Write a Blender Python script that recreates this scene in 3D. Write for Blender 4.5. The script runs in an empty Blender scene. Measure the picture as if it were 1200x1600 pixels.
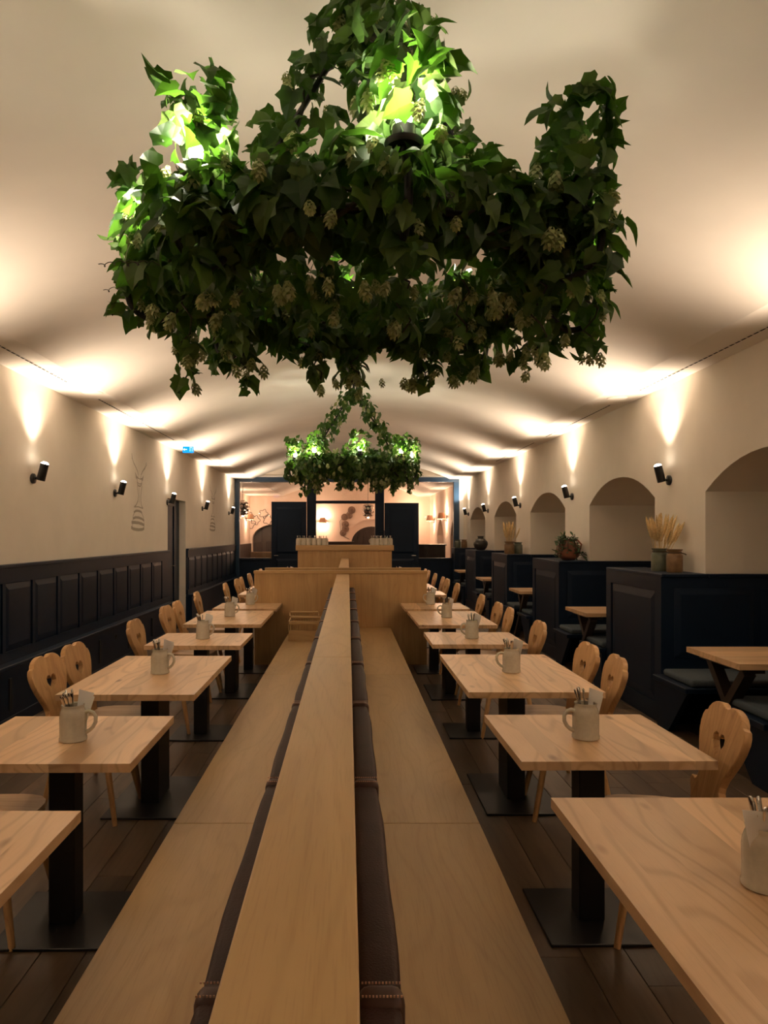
import bpy, bmesh, math, random
from mathutils import Vector, Matrix, Euler
import numpy as np

R = math.radians
PI = math.pi
rnd = random.Random(7)
SC = bpy.context.scene
COL = SC.collection

# ------------------------------------------------------------------ camera, world, exposure
F_PX = 1150.0
EYE = 1.58
cam_d = bpy.data.cameras.new('camera')
cam_d.sensor_fit = 'AUTO'
cam_d.sensor_width = 36.0
cam_d.lens = F_PX / 1600.0 * 36.0
cam_d.shift_x = 56.0 / 1600.0
cam_d.shift_y = 35.0 / 1600.0
cam_d.clip_start = 0.05
cam = bpy.data.objects.new('camera', cam_d)
COL.objects.link(cam)
cam.location = (0, 0, EYE)
cam.rotation_euler = (R(90), 0, 0)
SC.camera = cam

world = bpy.data.worlds.new('world')
SC.world = world
world.use_nodes = True
world.node_tree.nodes['Background'].inputs[0].default_value = (0.9, 0.8, 0.7, 1)
world.node_tree.nodes['Background'].inputs[1].default_value = 0.002

SC.view_settings.view_transform = 'Standard'
SC.view_settings.look = 'None'
SC.view_settings.gamma = 1.0
SC.view_settings.use_curve_mapping = False
SC.view_settings.exposure = 1.20
SC.cycles.max_bounces = 10
SC.cycles.diffuse_bounces = 6
SC.cycles.transparent_max_bounces = 8
SC.cycles.sample_clamp_indirect = 4.0
SC.cycles.caustics_reflective = False
SC.cycles.caustics_refractive = False

SPOT_W = 30.5          # wall spotlights, main beam
SPILL_W = 2.0          # their narrow spill along the wall
SPOT_C = (1.0, 0.78, 0.58)
BULB_W = 2.8           # candle bulbs of the chandeliers
BULB_C = (1.0, 0.90, 0.70)
SCONCE_W = 26.0        # lamps of the room beyond the glass
SCONCE_C = (1.0, 0.66, 0.44)

# ------------------------------------------------------------------ room dimensions
XL, XR = -2.86, 3.0
XL2 = -3.6           # side wall of the room beyond the glass
Y0, Y1 = -3.0, 18.6
Y2 = 27.0
H = 2.98
BAND_L, BAND_R = -2.40, 2.55
CROWN = 3.52

# ------------------------------------------------------------------ mesh helpers
def box(bm, x0, x1, y0, y1, z0, z1, bev=0.0, seg=1):
    vs = [bm.verts.new((x, y, z)) for x in (x0, x1) for y in (y0, y1) for z in (z0, z1)]
    fs = [(0, 1, 3, 2), (4, 6, 7, 5), (0, 4, 5, 1), (2, 3, 7, 6), (0, 2, 6, 4), (1, 5, 7, 3)]
    faces = [bm.faces.new([vs[i] for i in f]) for f in fs]
    if bev > 0:
        es = list({e for f in faces for e in f.edges})
        bmesh.ops.bevel(bm, geom=es, offset=bev, segments=seg, affect='EDGES', profile=0.5)


def beam(bm, a, b, w, h, up=Vector((0, 0, 1))):
    a, b = Vector(a), Vector(b)
    d = (b - a).normalized()
    if abs(d.dot(up)) > 0.98:
        up = Vector((0, 1, 0))
    s = d.cross(up).normalized()
    u = s.cross(d).normalized()
    v = []
    for p in (a, b):
        for i, j in ((-1, -1), (1, -1), (1, 1), (-1, 1)):
            v.append(bm.verts.new(p + s * (i * w / 2) + u * (j * h / 2)))
    for f in ((3, 2, 1, 0), (4, 5, 6, 7), (0, 1, 5, 4), (1, 2, 6, 5), (2, 3, 7, 6), (3, 0, 4, 7)):
        bm.faces.new([v[i] for i in f])


def tube(bm, pts, rad, n=8, flat=1.0):
    pts = [Vector(p) for p in pts]
    rads = rad if isinstance(rad, (list, tuple)) else [rad] * len(pts)
    rings = []
    prev = None
    for i, p in enumerate(pts):
        d = (pts[min(i + 1, len(pts) - 1)] - pts[max(i - 1, 0)]).normalized()
        if prev is None:
            ref = Vector((0, 0, 1)) if abs(d.z) < 0.9 else Vector((1, 0, 0))
            s = d.cross(ref).normalized()
        else:
            s = (prev - d * prev.dot(d)).normalized()
        prev = s
        u = d.cross(s)
        rings.append([bm.verts.new(p + s * (math.cos(2 * PI * k / n) * rads[i]) + u * (math.sin(2 * PI * k / n) * rads[i] * flat)) for k in range(n)])
    for a, b in zip(rings, rings[1:]):
        for k in range(n):
            bm.faces.new((a[k], a[(k + 1) % n], b[(k + 1) % n], b[k]))
    bm.faces.new(list(reversed(rings[0])))
    bm.faces.new(rings[-1])


def lathe(bm, prof, n=24, at=(0, 0, 0), mat=None):
    rings = []
    for r, z in prof:
        if r < 1e-6:
            rings.append([bm.verts.new((at[0], at[1], at[2] + z))])
        else:
            rings.append([bm.verts.new((at[0] + r * math.cos(2 * PI * k / n), at[1] + r * math.sin(2 * PI * k / n), at[2] + z)) for k in range(n)])
    new = [v for r_ in rings for v in r_]
    for a, b in zip(rings, rings[1:]):
        for k in range(n):
            k2 = (k + 1) % n
            if len(a) == 1 and len(b) == 1:
                continue
            if len(a) == 1:
                bm.faces.new((a[0], b[k2], b[k]))
            elif len(b) == 1:
                bm.faces.new((a[k], a[k2], b[0]))
            else:
                bm.faces.new((a[k], a[k2], b[k2], b[k]))
    if mat is not None:
        bmesh.ops.transform(bm, matrix=mat, verts=new)
    return new


def plate(bm, outer, holes, t, frame):
    """flat shape with holes, thickness t; frame(u, v, w) -> point"""
    loops = [outer] + holes
    front, back = [], []
    edges = []
    for lp in loops:
        vf = [bm.verts.new(frame(u, v, 0)) for u, v in lp]
        vb = [bm.verts.new(frame(u, v, t)) for u, v in lp]
        front.append(vf)
        back.append(vb)
        for vs in (vf, vb):
            for i in range(len(vs)):
                edges.append((vs is vf, bm.edges.new((vs[i], vs[(i + 1) % len(vs)]))))
    for side in (True, False):
        bmesh.ops.triangle_fill(bm, use_beauty=True, use_dissolve=False, edges=[e for s, e in edges if s == side])
    for vf, vb in zip(front, back):
        n = len(vf)
        for i in range(n):
            j = (i + 1) % n
            bm.faces.new((vf[i], vf[j], vb[j], vb[i]))
    bmesh.ops.recalc_face_normals(bm, faces=bm.faces)


def heart(cx, cy, s, n=18):
    out = []
    for i in range(n):
        t = 2 * PI * i / n
        x = 16 * math.sin(t) ** 3
        y = 13 * math.cos(t) - 5 * math.cos(2 * t) - 2 * math.cos(3 * t) - math.cos(4 * t)
        out.append((cx + x * s / 32, cy + y * s / 32))
    return out


def mesh_of(bm, name, mat, smooth=None):
    me = bpy.data.meshes.new(name)
    bm.normal_update()
    bm.to_mesh(me)
    bm.free()
    if mat is not None:
        me.materials.append(mat)
    if smooth is not None:
        me.polygons.foreach_set('use_smooth', [True] * len(me.polygons))
        me.set_sharp_from_angle(angle=R(smooth))
    return me


def link(name, me, parent=None, loc=(0, 0, 0), rot=(0, 0, 0)):
    o = bpy.data.objects.new(name, me)
    COL.objects.link(o)
    o.location = loc
    o.rotation_euler = rot
    if parent is not None:
        o.parent = parent
    return o


def obj(name, bm, mat, parent=None, loc=(0, 0, 0), rot=(0, 0, 0), smooth=None):
    return link(name, mesh_of(bm, name, mat, smooth), parent, loc, rot)


def tag(o, label, cat, group=None):
    o['label'] = label
    o['category'] = cat
    if group:
        o['group'] = group
    elif 'group' in o:
        del o['group']
    return o


def thing(name, label, cat, loc=(0, 0, 0), rz=0.0, group=None):
    o = link(name, None, None, loc, (0, 0, rz))
    return tag(o, label, cat, group)


def struct(name, bm, mat, parent=None, smooth=None, loc=(0, 0, 0), rot=(0, 0, 0)):
    o = obj(name, bm, mat, parent, loc, rot, smooth)
    if parent is None:
        o['kind'] = 'structure'
    return o


KIDS = {}


def dup(root, loc, rot, label=None, group=None, depth=0):
    c = root.copy()
    COL.objects.link(c)
    if loc is not None:
        c.location = loc
    if rot is not None:
        c.rotation_euler = rot
    if label:
        c['label'] = label
    if group:
        c['group'] = group
    for ch in root.children:
        k = dup(ch, None, None)
        k.parent = c
    return c


def NB():
    return bmesh.new()

# ------------------------------------------------------------------ materials
def mat_new(name):
    m = bpy.data.materials.new(name)
    m.use_nodes = True
    nt = m.node_tree
    for n in list(nt.nodes):
        nt.nodes.remove(n)
    out = nt.nodes.new('ShaderNodeOutputMaterial')
    return m, nt, out


def N(nt, typ, **kw):
    n = nt.nodes.new(typ)
    for k, v in kw.items():
        if k.startswith('i_'):
            key = k[2:]
            n.inputs[int(key) if key.isdigit() else key.replace('_', ' ')].default_value = v
        else:
            setattr(n, k, v)
    return n


def ramp(nt, stops):
    r = nt.nodes.new('ShaderNodeValToRGB')
    e = r.color_ramp.elements
    while len(e) < len(stops):
        e.new(0.5)
    for k, (p, c) in enumerate(stops):
        e[k].position = p
        e[k].color = (*c, 1)
    return r


def simple(name, color, rough=0.5, metal=0.0, spec=0.5, noise=0.0, nscale=20.0, bump=0.0, bscale=200.0, coat=0.0):
    m, nt, out = mat_new(name)
    L = nt.links.new
    p = N(nt, 'ShaderNodeBsdfPrincipled')
    p.inputs['Base Color'].default_value = (*color, 1)
    p.inputs['Roughness'].default_value = rough
    p.inputs['Metallic'].default_value = metal
    p.inputs['Specular IOR Level'].default_value = spec
    p.inputs['Coat Weight'].default_value = coat
    tc = N(nt, 'ShaderNodeTexCoord')
    if noise > 0:
        nz = N(nt, 'ShaderNodeTexNoise')
        nz.inputs['Scale'].default_value = nscale
        nz.inputs['Detail'].default_value = 4
        L(tc.outputs['Object'], nz.inputs['Vector'])
        lo = tuple(c * (1 - noise) for c in color)
        hi = tuple(min(1, c * (1 + noise)) for c in color)
        r = ramp(nt, [(0.3, lo), (0.7, hi)])
        L(nz.outputs[0], r.inputs[0])
        L(r.outputs[0], p.inputs['Base Color'])
    if bump > 0:
        nb = N(nt, 'ShaderNodeTexNoise')
        nb.inputs['Scale'].default_value = bscale
        nb.inputs['Detail'].default_value = 3
        L(tc.outputs['Object'], nb.inputs['Vector'])
        b = N(nt, 'ShaderNodeBump')
        b.inputs['Strength'].default_value = bump
        b.inputs['Distance'].default_value = 0.002
        L(nb.outputs[0], b.inputs['Height'])
        L(b.outputs[0], p.inputs['Normal'])
    L(p.outputs[0], out.inputs[0])
    return m


def wood(name, axis, dark, mid, light, rough=0.45, var=0.22, rings=0.5, across=9.0, knots=0.0, spec=0.4, cross='X', pores=0.3):
    """grain runs along the object's axis 0/1/2"""
    m, nt, out = mat_new(name)
    L = nt.links.new
    p = N(nt, 'ShaderNodeBsdfPrincipled')
    tc = N(nt, 'ShaderNodeTexCoord')
    oi = N(nt, 'ShaderNodeObjectInfo')
    off = N(nt, 'ShaderNodeVectorMath', operation='MULTIPLY')
    cmb = N(nt, 'ShaderNodeCombineXYZ')
    for k in range(3):
        L(oi.outputs['Random'], cmb.inputs[k])
    off.inputs[1].default_value = (37.0, 91.0, 53.0)
    L(cmb.outputs[0], off.inputs[0])
    add = N(nt, 'ShaderNodeVectorMath', operation='ADD')
    L(tc.outputs['Object'], add.inputs[0])
    L(off.outputs[0], add.inputs[1])

    def mapped(a, l):
        mp = N(nt, 'ShaderNodeMapping')
        s = [a, a, a]
        s[axis] = l
        mp.inputs['Scale'].default_value = s
        L(add.outputs[0], mp.inputs['Vector'])
        return mp
    # broad streaks
    n1 = N(nt, 'ShaderNodeTexNoise')
    n1.inputs['Scale'].default_value = 1.0
    n1.inputs['Detail'].default_value = 5
    n1.inputs['Distortion'].default_value = 0.8
    L(mapped(across, 0.7).outputs[0], n1.inputs['Vector'])
    r1 = ramp(nt, [(0.25, dark), (0.5, mid), (0.75, light)])
    L(n1.outputs[0], r1.inputs[0])
    # growth rings
    w = N(nt, 'ShaderNodeTexWave', wave_type='BANDS', bands_direction=cross)
    w.inputs['Scale'].default_value = 0.9
    w.inputs['Distortion'].default_value = 30.0
    w.inputs['Detail'].default_value = 1.0
    w.inputs['Detail Scale'].default_value = 0.9
    L(mapped(across * 0.8, 1.0).outputs[0], w.inputs['Vector'])
    rw = ramp(nt, [(0.0, (0.72, 0.66, 0.60)), (0.16, (0.93, 0.92, 0.9)), (0.4, (1, 1, 1)), (1.0, (1, 1, 1))])
    L(w.outputs[0], rw.inputs[0])
    mx = N(nt, 'ShaderNodeMix', data_type='RGBA', blend_type='MULTIPLY')
    mx.inputs['Factor'].default_value = rings
    L(r1.outputs[0], mx.inputs['A'])
    L(rw.outputs[0], mx.inputs['B'])
    # pores
    n2 = N(nt, 'ShaderNodeTexNoise')
    n2.inputs['Scale'].default_value = 1.0
    n2.inputs['Detail'].default_value = 2
    L(mapped(260.0, 9.0).outputs[0], n2.inputs['Vector'])
    rp = ramp(nt, [(0.30, (0.70, 0.66, 0.62)), (0.48, (1, 1, 1))])
    L(n2.outputs[0], rp.inputs[0])
    mx2 = N(nt, 'ShaderNodeMix', data_type='RGBA', blend_type='MULTIPLY')
    mx2.inputs['Factor'].default_value = pores
    L(mx.outputs['Result'], mx2.inputs['A'])
    L(rp.outputs[0], mx2.inputs['B'])
    last = mx2.outputs['Result']
    if knots > 0:
        vo = N(nt, 'ShaderNodeTexVoronoi')
        vo.inputs['Scale'].default_value = 1.0
        L(mapped(6.0, 2.6).outputs[0], vo.inputs['Vector'])
        rk = ramp(nt, [(0.0, (0.22, 0.15, 0.10)), (0.05, (0.35, 0.26, 0.2)), (0.14, (1, 1, 1))])
        L(vo.outputs['Distance'], rk.inputs[0])
        mk = N(nt, 'ShaderNodeMix', data_type='RGBA', blend_type='MULTIPLY')
        mk.inputs['Factor'].default_value = knots
        L(last, mk.inputs['A'])
        L(rk.outputs[0], mk.inputs['B'])
        last = mk.outputs['Result']
    hs = N(nt, 'ShaderNodeHueSaturation')
    mr = N(nt, 'ShaderNodeMapRange')
    mr.inputs['To Min'].default_value = 1 - var
    mr.inputs['To Max'].default_value = 1 + var
    L(oi.outputs['Random'], mr.inputs['Value'])
    L(mr.outputs[0], hs.inputs['Value'])
    L(last, hs.inputs['Color'])
    L(hs.outputs[0], p.inputs['Base Color'])
    p.inputs['Roughness'].default_value = rough
    p.inputs['Specular IOR Level'].default_value = spec
    b = N(nt, 'ShaderNodeBump')
    b.inputs['Strength'].default_value = 0.12
    b.inputs['Distance'].default_value = 0.001
    L(n2.outputs[0], b.inputs['Height'])
    L(b.outputs[0], p.inputs['Normal'])
    L(p.outputs[0], out.inputs[0])
    return m


def emit(name, color, strength):
    m, nt, out = mat_new(name)
    e = N(nt, 'ShaderNodeEmission')
    e.inputs[0].default_value = (*color, 1)
    e.inputs[1].default_value = strength
    nt.links.new(e.outputs[0], out.inputs[0])
    return m


def leaf_mat(name, dark, mid, light, trans, tw=0.35):
    m, nt, out = mat_new(name)
    L = nt.links.new
    g = N(nt, 'ShaderNodeNewGeometry')
    oi = N(nt, 'ShaderNodeObjectInfo')
    ad = N(nt, 'ShaderNodeMath', operation='ADD')
    fr = N(nt, 'ShaderNodeMath', operation='FRACT')
    L(g.outputs['Random Per Island'], ad.inputs[0])
    L(oi.outputs['Random'], ad.inputs[1])
    L(ad.outputs[0], fr.inputs[0])
    r = ramp(nt, [(0.0, dark), (0.55, mid), (0.9, light)])
    L(fr.outputs[0], r.inputs[0])
    p = N(nt, 'ShaderNodeBsdfPrincipled')
    p.inputs['Roughness'].default_value = 0.45
    p.inputs['Specular IOR Level'].default_value = 0.35
    L(r.outputs[0], p.inputs['Base Color'])
    t = N(nt, 'ShaderNodeBsdfTranslucent')
    t.inputs[0].default_value = (*trans, 1)
    mx = N(nt, 'ShaderNodeMixShader')
    mx.inputs[0].default_value = tw
    L(p.outputs[0], mx.inputs[1])
    L(t.outputs[0], mx.inputs[2])
    L(mx.outputs[0], out.inputs[0])
    return m


def glass_mat(name):
    m, nt, out = mat_new(name)
    L = nt.links.new
    tr = N(nt, 'ShaderNodeBsdfTransparent')
    tr.inputs[0].default_value = (0.97, 0.98, 0.98, 1)
    gl = N(nt, 'ShaderNodeBsdfGlossy')
    gl.inputs['Roughness'].default_value = 0.0
    fr = N(nt, 'ShaderNodeFresnel')
    fr.inputs[0].default_value = 1.5
    mx = N(nt, 'ShaderNodeMixShader')
    L(fr.outputs[0], mx.inputs[0])
    L(tr.outputs[0], mx.inputs[1])
    L(gl.outputs[0], mx.inputs[2])
    L(mx.outputs[0], out.inputs[0])
    return m


M = {}
M['plaster'] = simple('warm_plaster', (0.80, 0.735, 0.64), 0.85, spec=0.2, noise=0.03, nscale=3.0, bump=0.15, bscale=60)
M['ceiling'] = simple('vault_plaster', (0.85, 0.795, 0.715), 0.85, spec=0.2, noise=0.03, nscale=2.0, bump=0.1, bscale=40)
M['floor'] = wood('dark_oak_floor', 1, (0.072, 0.045, 0.027), (0.118, 0.076, 0.046), (0.165, 0.108, 0.066), 0.42, 0.28, 0.35, 7.0)
M['floor_base'] = simple('floor_underlay', (0.012, 0.009, 0.007), 0.9)
M['navy'] = simple('navy_paint', (0.0040, 0.0125, 0.0300), 0.46, spec=0.22, noise=0.1, nscale=4)
M['navy_bright'] = simple('blue_frame_paint', (0.016, 0.045, 0.090), 0.35, spec=0.5)
M['slot'] = simple('dark_void', (0.004, 0.004, 0.004), 0.9)
M['black'] = simple('black_steel', (0.010, 0.010, 0.011), 0.42, spec=0.5, noise=0.15, nscale=30)
M['black_lamp'] = simple('black_lamp_metal', (0.012, 0.012, 0.012), 0.35, metal=0.0, spec=0.5)
OAK_D, OAK_M, OAK_L = (0.56, 0.350, 0.190), (0.65, 0.420, 0.240), (0.72, 0.49, 0.29)
M['table'] = wood('oak_tabletop', 1, OAK_D, OAK_M, OAK_L, 0.36, 0.17, 0.62, 5.0, knots=0.85, pores=0.22)
B_D, B_M, B_L = (0.46, 0.290, 0.130), (0.53, 0.340, 0.155), (0.59, 0.390, 0.190)
M['bench_y'] = wood('oak_bench_long', 1, B_D, B_M, B_L, 0.40, 0.05, 0.22, 6.0)
M['bench_x'] = wood('oak_bench_cross', 0, B_D, B_M, B_L, 0.40, 0.05, 0.22, 6.0, cross='Z')
M['bench_z'] = wood('oak_bench_upright', 2, B_D, B_M, B_L, 0.45, 0.05, 0.3, 12.0)
M['chair'] = wood('oak_chair', 2, (0.46, 0.25, 0.105), (0.58, 0.335, 0.145), (0.66, 0.40, 0.19), 0.40, 0.12, 0.5, 12.0, cross='Y')
M['chair_seat'] = wood('oak_chair_seat', 0, (0.42, 0.26, 0.13), (0.54, 0.35, 0.19), (0.62, 0.42, 0.25), 0.42, 0.1, 0.4, 10.0, cross='Y')
M['leather'] = simple('brown_leather', (0.040, 0.017, 0.013), 0.58, spec=0.25, noise=0.2, nscale=14, bump=0.5, bscale=300)
M['strap'] = simple('brown_leather_strap', (0.062, 0.027, 0.019), 0.45, spec=0.35, noise=0.2, nscale=40)
M['stitch'] = simple('copper_thread', (0.65, 0.38, 0.25), 0.4)
M['stone'] = simple('grey_stoneware', (0.54, 0.49, 0.395), 0.22, spec=0.5, noise=0.06, nscale=60, coat=0.3)
M['steel'] = simple('polished_steel', (0.66, 0.64, 0.61), 0.18, metal=1.0)
M['napkin'] = simple('white_paper', (0.88, 0.86, 0.84), 0.8)
M['leaf'] = leaf_mat('hop_leaf', (0.020, 0.052, 0.012), (0.048, 0.098, 0.017), (0.100, 0.155, 0.035), (0.09, 0.24, 0.018), 0.27)
M['cone'] = leaf_mat('hop_cone', (0.20, 0.25, 0.09), (0.34, 0.38, 0.17), (0.52, 0.54, 0.31), (0.5, 0.55, 0.2), 0.25)
M['stem'] = simple('vine_stem', (0.040, 0.035, 0.018), 0.7, noise=0.3, nscale=60)
M['bulb'] = emit('bulb_glow', (1.0, 0.92, 0.72), 40)
M['lens'] = emit('lamp_lens_glow', (1.0, 0.86, 0.68), 14)
M['pad'] = simple('grey_seat_fabric', (0.080, 0.098, 0.112), 0.85, spec=0.2, noise=0.12, nscale=80, bump=0.3, bscale=500)
M['draw'] = simple('grey_wall_ink', (0.43, 0.375, 0.31), 0.9, spec=0.1)
M['glass'] = glass_mat('clear_glazing')
M['white_trim'] = simple('white_paint', (0.82, 0.80, 0.76), 0.6)
M['jar_brown'] = simple('brown_stoneware', (0.22, 0.125, 0.055), 0.35, noise=0.25, nscale=18)
M['jar_green'] = simple('greenish_stoneware', (0.13, 0.14, 0.095), 0.35, noise=0.2, nscale=18)
M['jar_dark'] = simple('dark_stoneware', (0.045, 0.040, 0.033), 0.4, noise=0.3, nscale=12)
M['terracotta'] = simple('terracotta', (0.26, 0.095, 0.050), 0.6, noise=0.2, nscale=15)
M['wheat'] = simple('dried_wheat', (0.68, 0.50, 0.25), 0.8, noise=0.2, nscale=60)
M['rope'] = simple('rope_fibre', (0.10, 0.07, 0.04), 0.9)
M['succulent'] = leaf_mat('trailing_plant_leaf', (0.05, 0.10, 0.04), (0.09, 0.15, 0.07), (0.15, 0.2, 0.1), (0.12, 0.2, 0.05), 0.2)
M['sign'] = emit('exit_sign_blue', (0.01, 0.30, 1.0), 0.75)
M['sign_white'] = emit('exit_sign_white', (0.65, 0.90, 1.0), 0.9)
M['chrome'] = simple('chrome_disc', (0.75, 0.72, 0.70), 0.12, metal=1.0)
M['shade'] = simple('beige_lamp_shade', (0.62, 0.36, 0.22), 0.8)
M['dark_wood'] = simple('dark_stained_wood', (0.030, 0.018, 0.012), 0.5, noise=0.2, nscale=10)
M['rattan'] = simple('tan_upholstery', (0.32, 0.21, 0.12), 0.8, noise=0.1)
M['art'] = simple('bronze_metal', (0.16, 0.10, 0.07), 0.5)
M['beyond'] = simple('rose_plaster', (0.76, 0.62, 0.52), 0.85, spec=0.2)

# ------------------------------------------------------------------ room shell
# floor: slab, single boards where they can be told apart, joined boards elsewhere
b = NB()
box(b, -4.2, 4.4, Y0 - 0.2, Y2 + 0.2, -0.12, -0.014)
floor = struct('floor', b, M['floor_base'])
PW = 0.17
board_cache = {}


def board_mesh(L, w=PW):
    key = (round(L, 3), round(w, 3))
    if key not in board_cache:
        q = NB()
        box(q, -w / 2 + 0.0012, w / 2 - 0.0012, 0.001, L - 0.001, -0.014, 0.0, 0.0015)
        board_cache[key] = mesh_of(q, 'plank', M['floor'])
    return board_cache[key]


far = NB()
x = XL + PW / 2
ci = 0
while x < 4.25:
    single = (-2.9 < x < -0.55) or (0.40 < x < 2.75)
    y = Y0 - rnd.random() * 1.6
    ends = [Y0]
    y = 1.55 - rnd.random() * 1.0
    ends.append(y)
    while y < 10.6:
        y += 1.9
        ends.append(y)
    yy = ends[-1]
    while yy < Y2:
        yy += 1.9
        ends.append(min(yy, Y2))
    for a, c in zip(ends, ends[1:]):
        mid = (a + c) / 2
        if c - a < 0.05:
            continue
        inview = abs(x) / max(c, 0.1) < 0.64
        if single and 1.0 < mid < 10.8 and inview:
            link('plank', board_mesh(c - a), floor, (x, a, 0))
        else:
            box(far, x - PW / 2 + 0.0012, x + PW / 2 - 0.0012, a + 0.001, c - 0.001, -0.014, 0.0)
    x += PW
    ci += 1
fo = obj('floorboards', far, M['floor'], floor)
fo['kind'] = 'stuff'

# ceiling: flat bands by the walls and a segmental vault between them
prof = [(XL - 1.2, H), (BAND_L, H)]
cx0, hw = (BAND_L + BAND_R) / 2, (BAND_R - BAND_L) / 2
NV = 40
for i in range(NV + 1):
    t = -1 + 2 * i / NV
    prof.append((cx0 + hw * t, H + (CROWN - H) * (1 - t * t)))
prof += [(BAND_R, H), (XR + 1.4, H)]
pp = []
for p in prof:
    if not pp or (Vector(p) - Vector(pp[-1])).length > 1e-4:
        pp.append(p)
b = NB()
rings = []
for y in (Y0 - 0.2, Y2 + 0.2):
    lo = [b.verts.new((px, y, pz)) for px, pz in pp]
    hi = [b.verts.new((px, y, 3.75)) for px, pz in pp]
    rings.append((lo, hi))
(l0, h0), (l1, h1) = rings
for i in range(len(pp) - 1):
    b.faces.new((l0[i], l0[i + 1], l1[i + 1], l1[i]))
    b.faces.new((h0[i], h1[i], h1[i + 1], h0[i + 1]))
    b.faces.new((l0[i], h0[i], h0[i + 1], l0[i + 1]))
    b.faces.new((l1[i], l1[i + 1], h1[i + 1], h1[i]))
b.faces.new((l0[0], l1[0], h1[0], h0[0]))
b.faces.new((l0[-1], h0[-1], h1[-1], l1[-1]))
bmesh.ops.recalc_face_normals(b, faces=b.faces)
struct('ceiling', b, M['ceiling'], smooth=12)

# wall behind the camera
b = NB(); box(b, XL - 0.3, 4.4, Y0 - 0.2, Y0, 0, H)
struct('wall_back', b, M['plaster'])

# left wall with the door recess
DY0, DY1, DH = 11.66, 12.95, 2.16
b = NB()
ol = [(Y0, 0), (DY0, 0), (DY0, DH), (DY1, DH), (DY1, 0), (Y1 + 0.1, 0), (Y1 + 0.1, H), (Y0, H)]
plate(b, ol, [], 0.16, lambda u, v, w: (XL - w, u, v))
struct('wall_left', b, M['plaster'])
b = NB(); box(b, XL - 0.30, XL - 0.161, Y0, Y1 + 0.1, 0, H)
struct('wall_left_backing', b, M['plaster'])
b = NB()
box(b, XL - 0.160, XL - 0.115, DY0, DY0 + 0.10, 0, DH)
box(b, XL - 0.160, XL - 0.115, DY1 - 0.36, DY1 - 0.002, 0, DH)
box(b, XL - 0.160, XL - 0.115, DY0 + 0.10, DY1 - 0.36, DH - 0.1, DH - 0.001)
d1 = struct('door_1', b, M['navy'])
b = NB(); box(b, XL - 0.160, XL - 0.135, DY0 + 0.102, DY1 - 0.362, 0.005, DH - 0.102)
obj('door_leaf', b, M['navy'], d1)
b = NB(); tube(b, [(XL - 0.135, DY1 - 0.44, 1.05), (XL - 0.09, DY1 - 0.44, 1.05), (XL - 0.09, DY1 - 0.55, 1.05)], 0.009)
obj('handle', b, M['steel'], d1, smooth=40)

# right wall: pillars with deep segmental recesses between them
PER = 2.97
P0 = 6.18          # near edge of the first pillar in view
PIL = 1.02


def arch_pts(ya, yb, spring=1.94, apex=2.21, n=14):
    out = []
    for i in range(n + 1):
        t = -1 + 2 * i / n
        out.append((ya + (yb - ya) * (t + 1) / 2, spring + (apex - spring) * (1 - abs(t) ** 2.2)))
    return out


ol = [(Y0, H), (Y0, 0)]
k = -3
while True:
    pa = P0 + PER * k
    ya, yb = pa + PIL, pa + PER
    k += 1
    if yb < Y0 + 0.3:
        continue
    if ya > Y1 - 0.4:
        break
    ya2, yb2 = max(ya, Y0 + 0.3), min(yb, Y1 - 0.1)
    ol.append((ya2, 0))
    ol += arch_pts(ya2, yb2)
    ol.append((yb2, 0))
ol += [(Y1 + 0.1, 0), (Y1 + 0.1, H)]
b = NB()
plate(b, ol, [], 1.25, lambda u, v, w: (XR + w, u, v))
struct('wall_right', b, M['plaster'], smooth=25)
b = NB(); box(b, XR + 1.251, XR + 1.40, Y0, Y1 + 0.1, 0, H)
struct('wall_right_backing', b, M['plaster'])

# ------------------------------------------------------------------ panelled dado on the left wall
panel_cache = {}


def panel_mesh(w, h, depth=0.018, inset=0.05):
    key = (round(w, 3), round(h, 3))
    if key not in panel_cache:
        q = NB()
        o_ = [(-w / 2, 0), (w / 2, 0), (w / 2, h), (-w / 2, h)]
        i_ = [(-w / 2 + inset, inset), (w / 2 - inset, inset), (w / 2 - inset, h - inset), (-w / 2 + inset, h - inset)]
        a = [q.verts.new((0, u, v)) for u, v in o_]
        c = [q.verts.new((0.004, u, v)) for u, v in o_]
        d = [q.verts.new((depth, u, v)) for u, v in i_]
        q.faces.new(d)
        q.faces.new(list(reversed(a)))
        for i in range(4):
            j = (i + 1) % 4
            q.faces.new((a[i], a[j], c[j], c[i]))
            q.faces.new((c[i], c[j], d[j], d[i]))
        bmesh.ops.recalc_face_normals(q, faces=q.faces)
        panel_cache[key] = mesh_of(q, 'panel', M['navy'])
    return panel_cache[key]


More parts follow.
